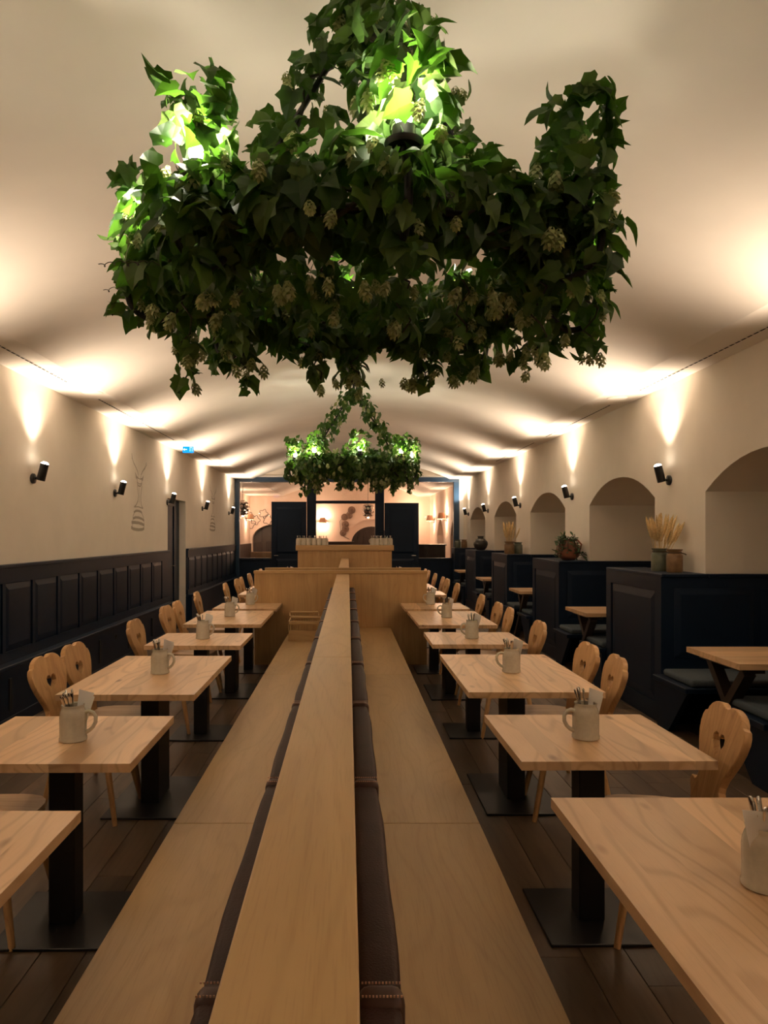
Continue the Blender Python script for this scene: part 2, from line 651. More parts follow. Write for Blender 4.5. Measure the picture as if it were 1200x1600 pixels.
def dado(n, ya, yb, stiles):
    q = NB()
    x0 = XL
    box(q, x0, x0 + 0.020, ya, yb, 0.52, 1.30)             # backing
    box(q, x0, x0 + 0.110, ya, yb, 0.0, 0.49)              # lower plinth
    root = struct('trim_%d' % n, q, M['navy'])
    q = NB(); box(q, x0, x0 + 0.052, ya, yb, 1.30, 1.33, 0.004)
    obj('cap_rail', q, M['navy'], root)
    q = NB(); box(q, x0, x0 + 0.128, ya, yb, 0.49, 0.52, 0.006)
    obj('ledge', q, M['navy'], root)
    q = NB(); box(q, x0 + 0.02, x0 + 0.040, ya, yb, 1.175, 1.30)
    obj('top_rail', q, M['navy'], root)
    q = NB(); box(q, x0 + 0.02, x0 + 0.040, ya, yb, 0.52, 0.605)
    obj('bottom_rail', q, M['navy'], root)
    q = NB(); box(q, x0 + 0.110, x0 + 0.122, ya, yb, 0.0, 0.10, 0.003)
    obj('skirting', q, M['navy'], root)
    sw = 0.055
    for s in stiles:
        q = NB(); box(q, x0 + 0.02, x0 + 0.040, s - sw / 2, s + sw / 2, 0.605, 1.175)
        obj('stile', q, M['navy'], root)
    for s, t in zip(stiles, stiles[1:]):
        w = t - s - sw - 0.012
        link('panel', panel_mesh(w, 0.558), root, (x0 + 0.021, (s + t) / 2, 0.611))
    return root


st1 = [3.17 + 0.573 * i for i in range(15)]
st1 = [s for s in st1 if s < 11.5]
d_a = dado(1, Y0, DY0 - 0.05, st1)
st2 = [13.05 + 0.573 * i for i in range(10)]
d_b = dado(2, DY1 + 0.01, Y1 - 0.02, [s for s in st2 if s < Y1 - 0.06])
y = 5.98
while y < 11.4:
    q = NB(); box(q, XL + 0.108, XL + 0.1215, y - 0.02, y + 0.02, 0.155, 0.41)
    obj('vent_slot', q, M['slot'], d_a)
    q = NB()
    plate(q, heart(0, 0, 0.075), [], 0.0025, lambda u, v, w, yy=y: (XL + 0.110 + w, yy + 0.57 + u, 0.37 + v))
    obj('heart_cutout', q, M['slot'], d_a)
    y += 1.08

# ------------------------------------------------------------------ glazed end partition
q = NB()
ol = [(XL - 1.2, 0), (XR + 1.4, 0), (XR + 1.4, 3.7), (XL - 1.2, 3.7)]
hole = [(XL + 0.005, 0.30), (XL + 0.005, 3.02), (2.80, 3.02), (2.80, 0.30)]
plate(q, ol, [hole], 0.12, lambda u, v, w: (u, Y1 + w, v))
struct('wall_end', q, M['plaster'])
FY = Y1 - 0.02


def fbox(name, x0, x1, z0, z1, y0=FY - 0.05, y1=FY + 0.10, mat='navy_bright', parent=None, bev=0.004):
    q = NB(); box(q, x0, x1, y0, y1, z0, z1, bev)
    if parent is None:
        return struct(name, q, M[mat])
    return obj(name, q, M[mat], parent)


fr1 = fbox('trim_3', XL + 0.01, 2.80, 2.90, 3.02)          # head of the partition
fbox('post', XL + 0.01, XL + 0.12, 0.0, 2.90, parent=fr1)
fbox('post', 2.66, 2.80, 0.0, 2.90, parent=fr1)
fbox('post', -1.04, -0.81, 0.0, 2.90, parent=fr1, mat='navy')
fbox('post', 0.68, 0.905, 0.0, 2.90, parent=fr1, mat='navy')
fbox('transom', -0.81, 0.68, 2.36, 2.43, parent=fr1, mat='navy')
fbox('sill', XL + 0.12, -1.04, 0.93, 0.985, y0=FY - 0.08, parent=fr1, mat='navy')
fbox('sill', 0.905, 2.66, 0.93, 0.985, y0=FY - 0.08, parent=fr1, mat='navy')
fbox('apron_board', XL + 0.12, -1.04, 0.0, 0.93, parent=fr1, mat='navy')
fbox('apron_board', 0.905, 2.66, 0.0, 0.93, parent=fr1, mat='navy')
fbox('trim_4', 2.80, 2.90, 0.0, 3.06, y0=Y1 - 0.05, y1=Y1 - 0.0, mat='white_trim')
fbox('trim_5', XL + 0.01, 2.799, 3.02, 3.06, y0=Y1 - 0.05, y1=Y1 - 0.0, mat='white_trim')
for n, (x0, x1, z0, z1) in enumerate(((XL + 0.12, -1.04, 0.985, 2.90), (0.905, 2.66, 0.985, 2.90), (-0.81, 0.68, 2.43, 2.90))):
    q = NB(); box(q, x0, x1, FY + 0.02, FY + 0.03, z0, z1)
    struct('window_%d' % (n + 1), q, M['glass'])


def leaf_door(n, x0, x1, z1, handle_x):
    q = NB(); box(q, x0, x1, FY - 0.115, FY - 0.07, 0.02, z1, 0.003)
    d = struct('door_%d' % n, q, M['navy'])
    w = x1 - x0 - 0.22
    for z0, h in ((0.12, 0.85), (1.10, 1.16)):
        p = link('panel', panel_mesh(w, h), d, ((x0 + x1) / 2, FY - 0.115, z0), (0, 0, R(-90)))
    q = NB(); tube(q, [(handle_x, FY - 0.115, 1.05), (handle_x, FY - 0.165, 1.05), (handle_x + 0.10 * (1 if handle_x < -1 else -1), FY - 0.165, 1.05)], 0.010)
    obj('handle', q, M['steel'], d, smooth=40)


leaf_door(2, -1.925, -1.045, 2.40, -1.85)
leaf_door(3, 0.91, 1.77, 2.37, 1.69)

# ------------------------------------------------------------------ the room beyond the glass
q = NB(); box(q, XL2 - 0.3, XL2, Y1 + 0.12, Y2, 0, H)
struct('wall_beyond_left', q, M['beyond'])
q = NB()
ol = [(Y1 + 0.12, H), (Y1 + 0.12, 0)]
for a, c in ((20.0, 21.6), (23.2, 24.8)):
    ol.append((a, 0)); ol += arch_pts(a, c, 1.55, 2.05, 10); ol.append((c, 0))
ol += [(Y2, 0), (Y2, H)]
plate(q, ol, [], 0.5, lambda u, v, w: (XR + w, u, v))
struct('wall_beyond_right', q, M['beyond'], smooth=25)
q = NB(); box(q, XR + 0.501, XR + 0.6, Y1 + 0.12, Y2, 0, H)
struct('wall_beyond_right_backing', q, M['beyond'])
# back wall with the round-headed door and a wide arch behind the counter
q = NB()


def round_arch(xa, xb, spring, rise, n=16):
    return [((xa + xb) / 2 - (xb - xa) / 2 * math.cos(PI * i / n), spring + rise * math.sin(PI * i / n)) for i in range(n + 1)]


ol = [(XL2 - 0.3, H + 0.6), (XL2 - 0.3, 0), (-3.52, 0)] + round_arch(-3.52, -1.9, 1.40, 0.55) + [(-1.9, 0), (0.0, 0)] + round_arch(0.0, 1.72, 1.45, 0.68) + [(1.72, 0), (XR + 0.6, 0), (XR + 0.6, H + 0.6)]
plate(q, ol, [], 0.3, lambda u, v, w: (u, Y2 + w, v))
struct('wall_beyond_end', q, M['beyond'], smooth=25)
q = NB(); box(q, XL2 - 0.3, XR + 0.6, Y2 + 0.301, Y2 + 0.4, 0, H + 0.6)
struct('wall_beyond_end_backing', q, M['dark_wood'])
q = NB()
ol = [(0.12, 0)] + round_arch(0.12, 1.60, 1.25, 0.62) + [(1.60, 0)]
plate(q, ol, [], 0.06, lambda u, v, w: (u, Y2 + 0.12 + w, v))
q2 = NB()
ol = [(-0.02, 0), (0.12, 0)] + round_arch(0.12, 1.60, 1.25, 0.62) + [(1.60, 0), (1.74, 0), (1.74, 2.2), (-0.02, 2.2)]
plate(q2, ol, [], 0.05, lambda u, v, w: (u, Y2 + 0.10 + w, v))
struct('trim_7', q2, M['beyond'], smooth=25)
d4 = struct('door_4', q, M['dark_wood'], smooth=25)
for i in range(7):
    q = NB(); box(q, 0.16 + i * 0.20, 0.16 + i * 0.20 + 0.185, Y2 + 0.10, Y2 + 0.12, 0.02, 1.25 if i in (0, 6) else 1.55)
    obj('plank', q, M['dark_wood'], d4)
# furniture beyond
c = thing('service_counter', 'dark wooden counter behind the glazing seen beside the middle opening', 'counter', (-0.9, 24.6, 0))
q = NB(); box(q, -0.75, 1.05, -0.3, 0.3, 0, 1.30, 0.005); obj('body', q, M['dark_wood'], c)
q = NB(); box(q, -0.8, 1.10, -0.34, 0.34, 1.30, 1.34, 0.005); obj('top', q, M['dark_wood'], c)
c = thing('sideboard', 'low dark sideboard along the wall behind the glass near the booths', 'sideboard', (1.9, 20.3, 0))
q = NB(); box(q, -0.75, 0.75, -0.25, 0.25, 0, 1.28, 0.005); obj('body', q, M['dark_wood'], c)
q = NB(); box(q, -0.78, 0.78, -0.28, 0.28, 1.28, 1.31, 0.004); obj('top', q, M['black'], c)
for k in range(3):
    q = NB(); box(q, -0.72 + k * 0.49, -0.72 + k * 0.49 + 0.46, -0.262, -0.25, 0.1, 1.2, 0.003); obj('door', q, M['dark_wood'], c)
c = thing('upholstered_chair', 'tan high-backed chair standing before the sideboard behind the glass', 'chair', (1.62, 19.55, 0))
q = NB(); box(q, -0.11, 0.11, 0.10, 0.16, 0.45, 1.33, 0.02, 2); obj('backrest', q, M['rattan'], c, rot=(R(-3), R(4), 0), smooth=40)
q = NB(); box(q, -0.2, 0.2, -0.3, 0.12, 0.41, 0.47, 0.02, 2); obj('seat', q, M['rattan'], c, smooth=40)
for sx in (-1, 1):
    for yy in (-0.25, 0.10):
        q = NB(); tube(q, [(sx * 0.17, yy, 0.41), (sx * 0.19, yy, 0)], [0.02, 0.014]); obj('leg', q, M['dark_wood'], c)
c = thing('upholstered_bench', 'tan cushioned settee low behind the glass near the panelled wall', 'settee', (-2.15, 20.4, 0))
q = NB(); box(q, -0.55, 0.55, -0.1, 0.1, 0.42, 1.10, 0.04, 3); obj('backrest', q, M['rattan'], c, smooth=40)
q = NB(); box(q, -0.55, 0.55, 0.0, 0.55, 0.10, 0.46, 0.04, 3); obj('seat', q, M['rattan'], c, smooth=40)
for sx in (-0.5, 0.5):
    q = NB(); box(q, sx - 0.03, sx + 0.03, 0.1, 0.16, 0, 0.1); obj('leg', q, M['dark_wood'], c)
q = NB(); box(q, XL2, XL2 + 0.05, Y1 + 0.14, Y2, 0, 1.25, 0.004)
struct('trim_6', q, M['dark_wood'])


def point(loc, w, c, r=0.04, parent=None):
    l = bpy.data.lights.new('light', 'POINT')
    l.energy = w
    l.color = c
    l.shadow_soft_size = r
    o = bpy.data.objects.new('light', l)
    COL.objects.link(o)
    o.location = loc
    if parent is not None:
        o.parent = parent
    return o


def sconce(loc, rz, label, w=SCONCE_W):
    t = thing('wall_sconce', label, 'wall lamp', loc, rz)
    q = NB(); box(q, -0.04, 0.04, -0.02, 0.0, -0.08, 0.08, 0.004); obj('backplate', q, M['black_lamp'], t)
    q = NB()
    tube(q, [(0, 0, -0.03), (0, -0.12, -0.05), (0, -0.16, 0.0)], 0.010); obj('arm', q, M['black_lamp'], t)
    q = NB()
    vs = lathe(q, [(0.13, -0.02), (0.09, 0.17), (0.086, 0.17), (0.126, -0.02)], 20, (0, -0.16, 0.02)); obj('lamp_shade', q, M['shade'], t, smooth=40)
    q = NB(); lathe(q, [(0, -0.01), (0.022, 0.01), (0.028, 0.04), (0.02, 0.07), (0, 0.085)], 12, (0, -0.16, 0.03)); obj('bulb', q, M['bulb'], t, smooth=60)
    a = point((0, -0.17, 0.22), w * 0.6, SCONCE_C, 0.05, t)
    a = point((0, -0.17, -0.03), w * 0.4, SCONCE_C, 0.05, t)


sconce((-0.93, Y2, 2.0), 0, 'small shaded wall lamp shining on the wall behind the middle opening')
sconce((2.25, Y2, 2.1), 0, 'small shaded wall lamp on the far wall behind the glass near the booths')
sconce((XR, 22.4, 2.05), R(-90), 'wide beige shaded lamp beside the arched niche behind the glass', SCONCE_W * 1.2)
sconce((XR, 25.6, 2.05), R(-90), 'second beige shaded lamp deeper along the niche wall behind the glass')
sconce((XL2, 23.0, 2.1), R(90), 'shaded lamp low on the plastered wall deep behind the tall glass pane')
sconce((XL2, 25.9, 2.1), R(90), 'shaded lamp at the far end of the plastered wall behind the glass')


def pendant(loc, label, zt=H):
    t = thing('pendant_lamp', label, 'pendant lamp', loc)
    top = zt - loc[2]
    q = NB(); tube(q, [(0, 0, 0.22), (0, 0, top)], 0.006); obj('cord', q, M['black'], t)
    q = NB(); lathe(q, [(0, -0.16), (0.09, -0.13), (0.13, 0), (0.09, 0.15), (0, 0.2)], 14); obj('core', q, M['black'], t, smooth=60)
    dm = NB()
    lathe(dm, [(0, 0), (0.045, 0.004), (0.045, -0.004), (0, -0.004)], 10)
    dm = mesh_of(dm, 'disc', M['chrome'])
    for r_ in range(6):
        for k in range(10):
            ph = -1.2 + r_ * 0.48
            th = 2 * PI * (k + 0.5 * (r_ % 2)) / 10
            rr = 0.185 * math.cos(ph)
            if k % 2 and abs(ph) > 1.0:
                continue
            d = Vector((rr * math.cos(th), rr * math.sin(th), 0.24 * math.sin(ph)))
            o = link('disc', dm, t, d)
            o.rotation_euler = (d.normalized() + Vector((0, 0, -0.25 if k % 2 else 0.2))).to_track_quat('Z', 'Y').to_euler()
    point((0, 0, -0.28), 3.0, SCONCE_C, 0.04, t)


pendant((-3.04, 21.2, 2.33), 'pendant lamp of small mirrored discs near the panelled side behind the glass')
pendant((0.62, 23.0, 2.33), 'pendant lamp of small mirrored discs hanging in the middle opening', 3.49)
# metal wall art: rings and discs
t = thing('wall_art', 'dark metal leaf medallions climbing the wall in the middle opening', 'wall art', (-0.15, Y2 - 0.03, 1.95))
for k, (dx, dz, r_) in enumerate(((0.28, 0.52, 0.14), (0.20, 0.32, 0.11), (0.02, 0.26, 0.13), (0.05, 0.0, 0.13), (0.05, -0.17, 0.13), (-0.04, -0.32, 0.12))):
    q = NB(); lathe(q, [(0, 0), (r_ * 0.3, 0.02), (r_, 0.0), (r_, -0.006), (0, -0.006)], 14, mat=Matrix.Translation((dx, 0, dz)) @ Matrix.Rotation(R(90), 4, 'X'))
    obj('medallion', q, M['art'], t, smooth=30)
q = NB(); tube(q, [(0.3, 0.01, 0.6), (0.1, 0.01, 0.4), (-0.16, 0.01, 0.1), (-0.1, 0.01, -0.4), (0.2, 0.01, -0.55)], 0.008); obj('stem', q, M['dark_wood'], t)
t = thing('wire_wall_art', 'wire flower outline on the wall behind the tall glass pane', 'wall art', (-3.15, Y2 - 0.03, 2.12))
for k, (dx, dz, r_) in enumerate(((-0.45, -0.12, 0.19), (-0.25, -0.02, 0.15), (-0.45, 0.12, 0.13), (0.05, 0.22, 0.14), (0.2, 0.0, 0.16))):
    q = NB()
    tube(q, [(dx + (r_ + 0.03 * math.cos(5 * a)) * math.cos(a), 0, dz + (r_ + 0.03 * math.cos(5 * a)) * math.sin(a)) for a in [2 * PI * i / 30 for i in range(31)]], 0.010, 5)
    obj('wire_flower', q, M['dark_wood'], t)

# ------------------------------------------------------------------ ceiling slots, discs, exit sign
def slot(x, ya, yb, label):
    t = thing('linear_air_slot', label, 'vent', (x, ya, H))
    q = NB(); box(q, -0.012, 0.012, 0, yb - ya, -0.003, -0.0005); obj('frame', q, M['ceiling'], t)
    q = NB()
    L_ = 0.062
    n = int((yb - ya - 0.02) / (L_ * 1.3))
    for i in range(n):
        y_ = 0.01 + i * L_ * 1.3
        box(q, -0.007, 0.007, y_, y_ + L_, -0.0045, -0.002)
    o = obj('slot_openings', q, M['slot'], t)
    o['kind'] = 'stuff'


slot(2.83, 4.5, 7.2, 'thin dashed air slot in the ceiling band above the first pillar on the booth side')
slot(2.83, 7.95, 10.6, 'thin dashed air slot in the ceiling band past the round disc on the booth side')
slot(2.83, 11.2, 14.2, 'thin dashed air slot furthest along the ceiling band on the booth side')
slot(-2.58, 4.5, 6.85, 'thin dashed air slot in the ceiling band nearest the camera above the panelled wall')
slot(-2.58, 7.6, 11.0, 'thin dashed air slot past the round disc above the panelled wall')
slot(-2.58, 11.8, 15.0, 'thin dashed air slot beyond the exit sign above the panelled wall')
for x_, y_, lb in ((2.76, 7.55, 'flat round white ceiling disc in the band on the booth side'), (-2.52, 7.25, 'flat round white ceiling disc in the band above the panelled wall')):
    q = NB(); lathe(q, [(0, -0.012), (0.085, -0.012), (0.10, -0.004), (0.10, 0.0), (0, 0.0)], 28, (0, 0, 0))
    o = obj('ceiling_disc', q, M['ceiling'], None, (x_, y_, H - 0.0005), smooth=30)
    tag(o, lb, 'speaker')
t = thing('exit_sign', 'small glowing blue exit sign hanging above the recessed door', 'sign', (-2.50, 11.5, 2.91))
q = NB(); box(q, -0.085, 0.085, -0.012, 0.012, -0.055, 0.045, 0.003); obj('sign_box', q, M['sign'], t)
q = NB()
box(q, -0.070, -0.015, -0.0135, -0.0122, -0.010, 0.002)
v = [q.verts.new(p) for p in ((-0.078, -0.0135, -0.004), (-0.052, -0.0135, 0.018), (-0.052, -0.0135, -0.026))]
q.faces.new(v)
obj('arrow', q, M['sign_white'], t)
q = NB()
box(q, 0.030, 0.036, -0.0135, -0.0122, -0.035, 0.030); box(q, 0.062, 0.068, -0.0135, -0.0122, -0.035, 0.030); box(q, 0.036, 0.062, -0.0135, -0.0122, 0.024, 0.030)
obj('doorway_symbol', q, M['sign_white'], t)
q = NB(); box(q, -0.004, 0.004, -0.004, 0.004, 0.045, 0.075); obj('bracket', q, M['black'], t)

# ------------------------------------------------------------------ wall drawings of stags above banded barrels
def ribbon(bm, pts, w, x):
    n = len(pts)
    L_, R_ = [], []
    for i, (u, v) in enumerate(pts):
        a = Vector(pts[max(i - 1, 0)]); c = Vector(pts[min(i + 1, n - 1)])
        d = (c - a).normalized()
        nn = Vector((-d.y, d.x)) * w / 2
        L_.append(bm.verts.new((x, u + nn.x, v + nn.y)))
        R_.append(bm.verts.new((x, u - nn.x, v - nn.y)))
    for i in range(n - 1):
        bm.faces.new((L_[i], L_[i + 1], R_[i + 1], R_[i]))


STAG = [
    ([(170, 150), (176, 200), (190, 240), (212, 275), (232, 315), (240, 350)], 0.018),
    ([(332, 190), (326, 230), (305, 270), (285, 305), (270, 345)], 0.018),
    ([(178, 205), (170, 195)], 0.012), ([(322, 240), (334, 215)], 0.012), ([(300, 285), (318, 255)], 0.012),
    ([(240, 385), (222, 372), (207, 335), (214, 378), (228, 398)], 0.022),
    ([(264, 388), (284, 378), (298, 345), (290, 385), (278, 402)], 0.022),
    ([(240, 350), (238, 385), (262, 388), (270, 350)], 0.012),
    ([(228, 398), (226, 430), (240, 462), (262, 464), (280, 432), (280, 400)], 0.020),
    ([(232, 425), (245, 440), (262, 440), (275, 425)], 0.014),
    ([(230, 450), (236, 520), (242, 560), (236, 620), (215, 670), (195, 690)], 0.020),
    ([(282, 450), (272, 520), (268, 560), (268, 620), (278, 670), (292, 695)], 0.020),
    ([(250, 480), (254, 560), (250, 640)], 0.012),
    ([(195, 690), (240, 682), (292, 695)], 0.014),
    ([(200, 740), (182, 785), (182, 850), (168, 908)], 0.014),
    ([(275, 740), (300, 795), (306, 855), (305, 910)], 0.014),
    ([(192, 745), (212, 728), (240, 725), (268, 730), (282, 748)], 0.030),
    ([(182, 808), (212, 795), (245, 795), (285, 808), (306, 825)], 0.034),
    ([(168, 848), (200, 848), (245, 850), (285, 862), (306, 872)], 0.040),
    ([(164, 900), (190, 915), (240, 922), (285, 918), (306, 906)], 0.040),
]
for (ya, yb, za, zb, lb) in ((9.70, 10.44, 1.64, 2.65, 'grey line drawing of a stag above a banded barrel, beside the second wall spotlight'),
                             (15.2, 15.95, 1.66, 2.62, 'grey line drawing of a stag beyond the recessed door')):
    q = NB()
    for pts, w in STAG:
        ribbon(q, [(ya + (yb - ya) * (u - 165) / 170, zb - (zb - za) * (v - 150) / 775) for u, v in pts], w, XL + 0.0015)
    o = obj('wall_drawing', q, M['draw'])
    tag(o, lb, 'wall drawing')

# ------------------------------------------------------------------ wall spotlights
def spot_light(loc, d, parent, watts, size, blend):
    l = bpy.data.lights.new('lamp_beam', 'SPOT')
    l.energy = watts
    l.color = SPOT_C
    l.spot_size = R(size)
    l.spot_blend = blend
    l.shadow_soft_size = 0.03
    o = bpy.data.objects.new('lamp_beam', l)
    COL.objects.link(o)
    o.location = loc
    o.rotation_euler = Vector(d).to_track_quat('-Z', 'Y').to_euler()
    o.parent = parent


TILT = R(14)


def make_lamp():
    """wall on -x side, lamp leans to +x"""
    t = thing('wall_spotlight', 'x', 'wall lamp', (0, 0, 0))
    q = NB(); lathe(q, [(0, 0), (0.045, 0), (0.048, 0.006), (0.045, 0.022), (0.02, 0.028), (0, 0.028)], 24, mat=Matrix.Rotation(R(90), 4, 'Y'))
    obj('wall_plate', q, M['black_lamp'], t, smooth=30)
    q = NB(); tube(q, [(0.02, 0, 0), (0.075, 0, 0.005)], 0.012, 10); obj('arm', q, M['black_lamp'], t, smooth=30)
    mat = Matrix.Translation((0.095, 0, 0.055)) @ Matrix.Rotation(TILT, 4, 'Y')
    q = NB(); lathe(q, [(0, -0.075), (0.036, -0.075), (0.038, -0.07), (0.038, 0.080), (0.034, 0.080), (0.034, 0.070), (0, 0.070)], 24, mat=mat)
    obj('lamp_head', q, M['black_lamp'], t, smooth=30)
    q = NB(); lathe(q, [(0, 0.100), (0.016, 0.098), (0.028, 0.091), (0.0335, 0.081), (0.0335, 0.075), (0, 0.075)], 20, mat=mat)
    obj('lens', q, M['lens'], t)
    return t


ORD = ['first', 'second', 'third', 'fourth', 'fifth', 'sixth', 'seventh', 'eighth']
lamp0 = make_lamp()
lefts = [-1.4, 1.6, 4.2, 6.66, 9.0, 11.62, 14.4, 17.6]
rights = [-1.9, 0.95, 3.89, 6.86, 9.83, 12.8, 15.75, 18.3]
NAMEL = ['panelled-wall spotlight furthest behind the camera', 'panelled-wall spotlight just behind the first table', 'panelled-wall spotlight between camera and first stag drawing, out of frame',
         'black spotlight nearest the camera on the panelled-wall side', 'black spotlight next to the first stag drawing', 'black spotlight at the near edge of the recessed door',
         'black spotlight between the recessed door and second stag drawing', 'black spotlight in the far corner by the blue glazing frame']
NAMER = ['booth-side spotlight furthest behind the camera', 'booth-side spotlight beside the camera', 'booth-side spotlight on the pillar before the first one in view',
         'black spotlight on the nearest pillar above the wheat jars', 'black spotlight on the second pillar above the trailing plant', 'black spotlight on the third pillar above the wheat vase',
         'black spotlight on the fourth pillar above the dark round vase', 'black spotlight on the far pillar by the partition']
first = True
for ys, xw, rz, names, sgn in ((lefts, XL, 0, NAMEL, 1), (rights, XR, PI, NAMER, -1)):
    for y_, nm in zip(ys, names):
        if first:
            o = lamp0; o.location = (xw, y_, 2.085); o['label'] = nm; first = False
        else:
            o = dup(lamp0, (xw, y_, 2.085), (0, 0, rz), nm)
        d = (math.sin(TILT), 0, math.cos(TILT))
        base = Vector((0.095, 0, 0.055)) + Vector(d) * 0.135
        spot_light(base, (math.sin(R(23)), 0, math.cos(R(23))), o, SPOT_W, 120, 1.0)
        spot_light(base, (0, 0, 1), o, SPILL_W, 92, 1.0)

# ------------------------------------------------------------------ central double bench
XC = -0.063
SEAT_Z, SPINE_Z = 0.45, 1.10
SXL, SXR = -0.683, 0.515


def bench(ya, yb, label):
    t = thing('double_bench', label, 'bench', (XC, ya, 0), group=None)
    L_ = yb - ya
    for a, c in ((SXL - XC, -0.053), (0.053, SXR - XC)):
        q = NB(); box(q, a, c, 0.001, L_ - 0.001, SEAT_Z - 0.04, SEAT_Z, 0.003, 2)
        obj('seat', q, M['bench_y'], t)
    for a in (SXL - XC + 0.04, SXR - XC - 0.06):
        q = NB(); box(q, a, a + 0.02, 0.002, L_ - 0.002, 0.0, SEAT_Z - 0.04)
        obj('apron', q, M['bench_x'], t)
    q = NB(); box(q, -0.052, 0.052, 0.001, L_ - 0.001, 0.0, SPINE_Z - 0.03)
    obj('backrest_core', q, M['bench_y'], t)
    q = NB(); box(q, -0.075, 0.075, 0.0005, L_ - 0.0005, SPINE_Z - 0.03, SPINE_Z, 0.003, 2)
    obj('spine_cap', q, M['bench_y'], t)
    return t


bench(-1.0, 2.88, 'oak double bench section right below the camera with a central spine')
bench(2.88, 5.95, 'middle oak double bench section between the long rows of tables')
bench(5.95, 8.93, 'oak double bench section running up to the wide oak partition')
bench(9.76, 12.4, 'oak double bench section just behind the wide oak partition')
bench(12.4, 15.0, 'oak double bench section ending at the service station')


def oak_wall(ya, yb, x0, x1, h, label):
    t = thing('bench_partition', label, 'partition', ((x0 + x1) / 2, ya, 0))
    w = (x1 - x0) / 2
    n = 8
    q = NB(); box(q, -w, w, 0, yb - ya, 0, h - 0.035); obj('board', q, M['bench_z'], t)
    q = NB(); box(q, -w - 0.008, w + 0.008, -0.01, yb - ya + 0.01, h - 0.035, h, 0.004, 2); obj('cap_rail', q, M['bench_x'], t)
    return t


oak_wall(8.935, 8.985, -1.14, 0.955, 1.14, 'wide upright oak partition closing the long bench')
oak_wall(9.70, 9.75, -1.09, 0.95, 1.14, 'oak partition rising just behind the wider one')
t = thing('service_station', 'tall oak service station at the far end of the bench, topped with mugs', 'cabinet', (-0.07, 15.02, 0))
q = NB(); box(q, -0.96, 0.96, 0, 0.5, 0, 1.25, 0.003); obj('body', q, M['bench_z'], t)
q = NB(); box(q, -1.0, 1.0, -0.03, 0.53, 1.25, 1.36, 0.004); obj('top_rim', q, M['bench_x'], t)

# leather cushions hung along both sides of the spine
CL = 0.82
q = NB()
box(q, 0.0, 0.056, 0.004, CL - 0.004, 0.02, 0.53, 0.012, 3)
for v in q.verts:
    s = math.sin(PI * min(max(v.co.y / CL, 0), 1))
    if v.co.x > 0.03:
        v.co.x += 0.002 * s + 0.001 * math.sin(v.co.y * 11)
    v.co.z += 0.004 * math.sin(v.co.y * 7) if v.co.z > 0.3 else 0
bmesh.ops.subdivide_edges(q, edges=[e for e in q.edges if abs(e.verts[0].co.y - e.verts[1].co.y) > 0.5], cuts=7)
for v in q.verts:
    s = math.sin(PI * min(max(v.co.y / CL, 0), 1))
    if v.co.x > 0.03:
        v.co.x += 0.004 * s + 0.002 * math.sin(v.co.y * 13)
    if v.co.z > 0.45:
        v.co.z += 0.004 * s
cme = mesh_of(q, 'back_cushion', M['leather'], 50)
q = NB()
box(q, -0.001, 0.060, -0.022, 0.022, 0.03, 0.538, 0.016, 3)
sme = mesh_of(q, 'strap', M['strap'], 50)
q = NB()
for i in range(12):
    box(q, 0.004 + i * 0.0045, 0.0065 + i * 0.0045, -0.015, -0.0135, 0.5375, 0.540)
    box(q, 0.004 + i * 0.0045, 0.0065 + i * 0.0045, 0.0135, 0.015, 0.5375, 0.540)
tme = mesh_of(q, 'stitching', M['stitch'])
ys = [-0.684 + CL * i for i in range(12)]
for side, sx in (('panelled-wall', -1), ('booth', 1)):
    for i, y_ in enumerate(ys):
        if y_ + CL > 8.93 or y_ + CL < 0.3:
            continue
        lb = 'brown leather back cushion, %s along the spine on the %s side of the bench' % (['nearest', 'second', 'third', 'fourth', 'fifth', 'sixth', 'seventh', 'eighth', 'ninth', 'last', 'x'][i - 1 if i > 0 else 0], side)
        o = link('back_cushion', cme, None)
        tag(o, lb, 'cushion', 'leather cushions along the bench spine')
        if sx > 0:
            o.location = (XC + 0.0765, y_, SEAT_Z)
        else:
            o.location = (XC - 0.0765, y_ + CL, SEAT_Z)
            o.rotation_euler = (0, 0, PI)
        s = link('strap', sme, o, (0, 0.0 if sx > 0 else CL, 0))
        link('stitching', tme, s)

# ------------------------------------------------------------------ dining tables of glued oak staves on black pedestals
TW = 0.72


def make_table(L_, long, x0):
    t = thing('dining_table', 'x', 'table', (0, 0, 0))
    rr = random.Random(int(L_ * 1000))
    ws = [rr.uniform(0.075, 0.125) for _ in range(7)]
    s = sum(ws)
    ws = [w * TW / s for w in ws]
    xx = -TW / 2
    for i, w in enumerate(ws):
        q = NB(); box(q, xx, xx + w, -L_ / 2, L_ / 2, 0.718, 0.75)
        bmesh.ops.translate(q, verts=q.verts, vec=(-(xx + w / 2), 0, 0))
        obj('plank', q, M['table'], t, (xx + w / 2, 0, 0))
        xx += w
    dy = 0.13 if long else 0.052
    q = NB(); box(q, -0.052, 0.052, -dy, dy, 0.012, 0.70, 0.003); obj('pedestal', q, M['black'], t)
    q = NB(); box(q, -0.215, 0.215, -(0.35 if long else 0.225), (0.35 if long else 0.225), 0.0, 0.012, 0.002); obj('base_plate', q, M['black'], t)
    q = NB(); box(q, -0.24, 0.24, -0.16 if not long else -0.4, 0.16 if not long else 0.4, 0.70, 0.718); obj('top_plate', q, M['black'], t)
    return t


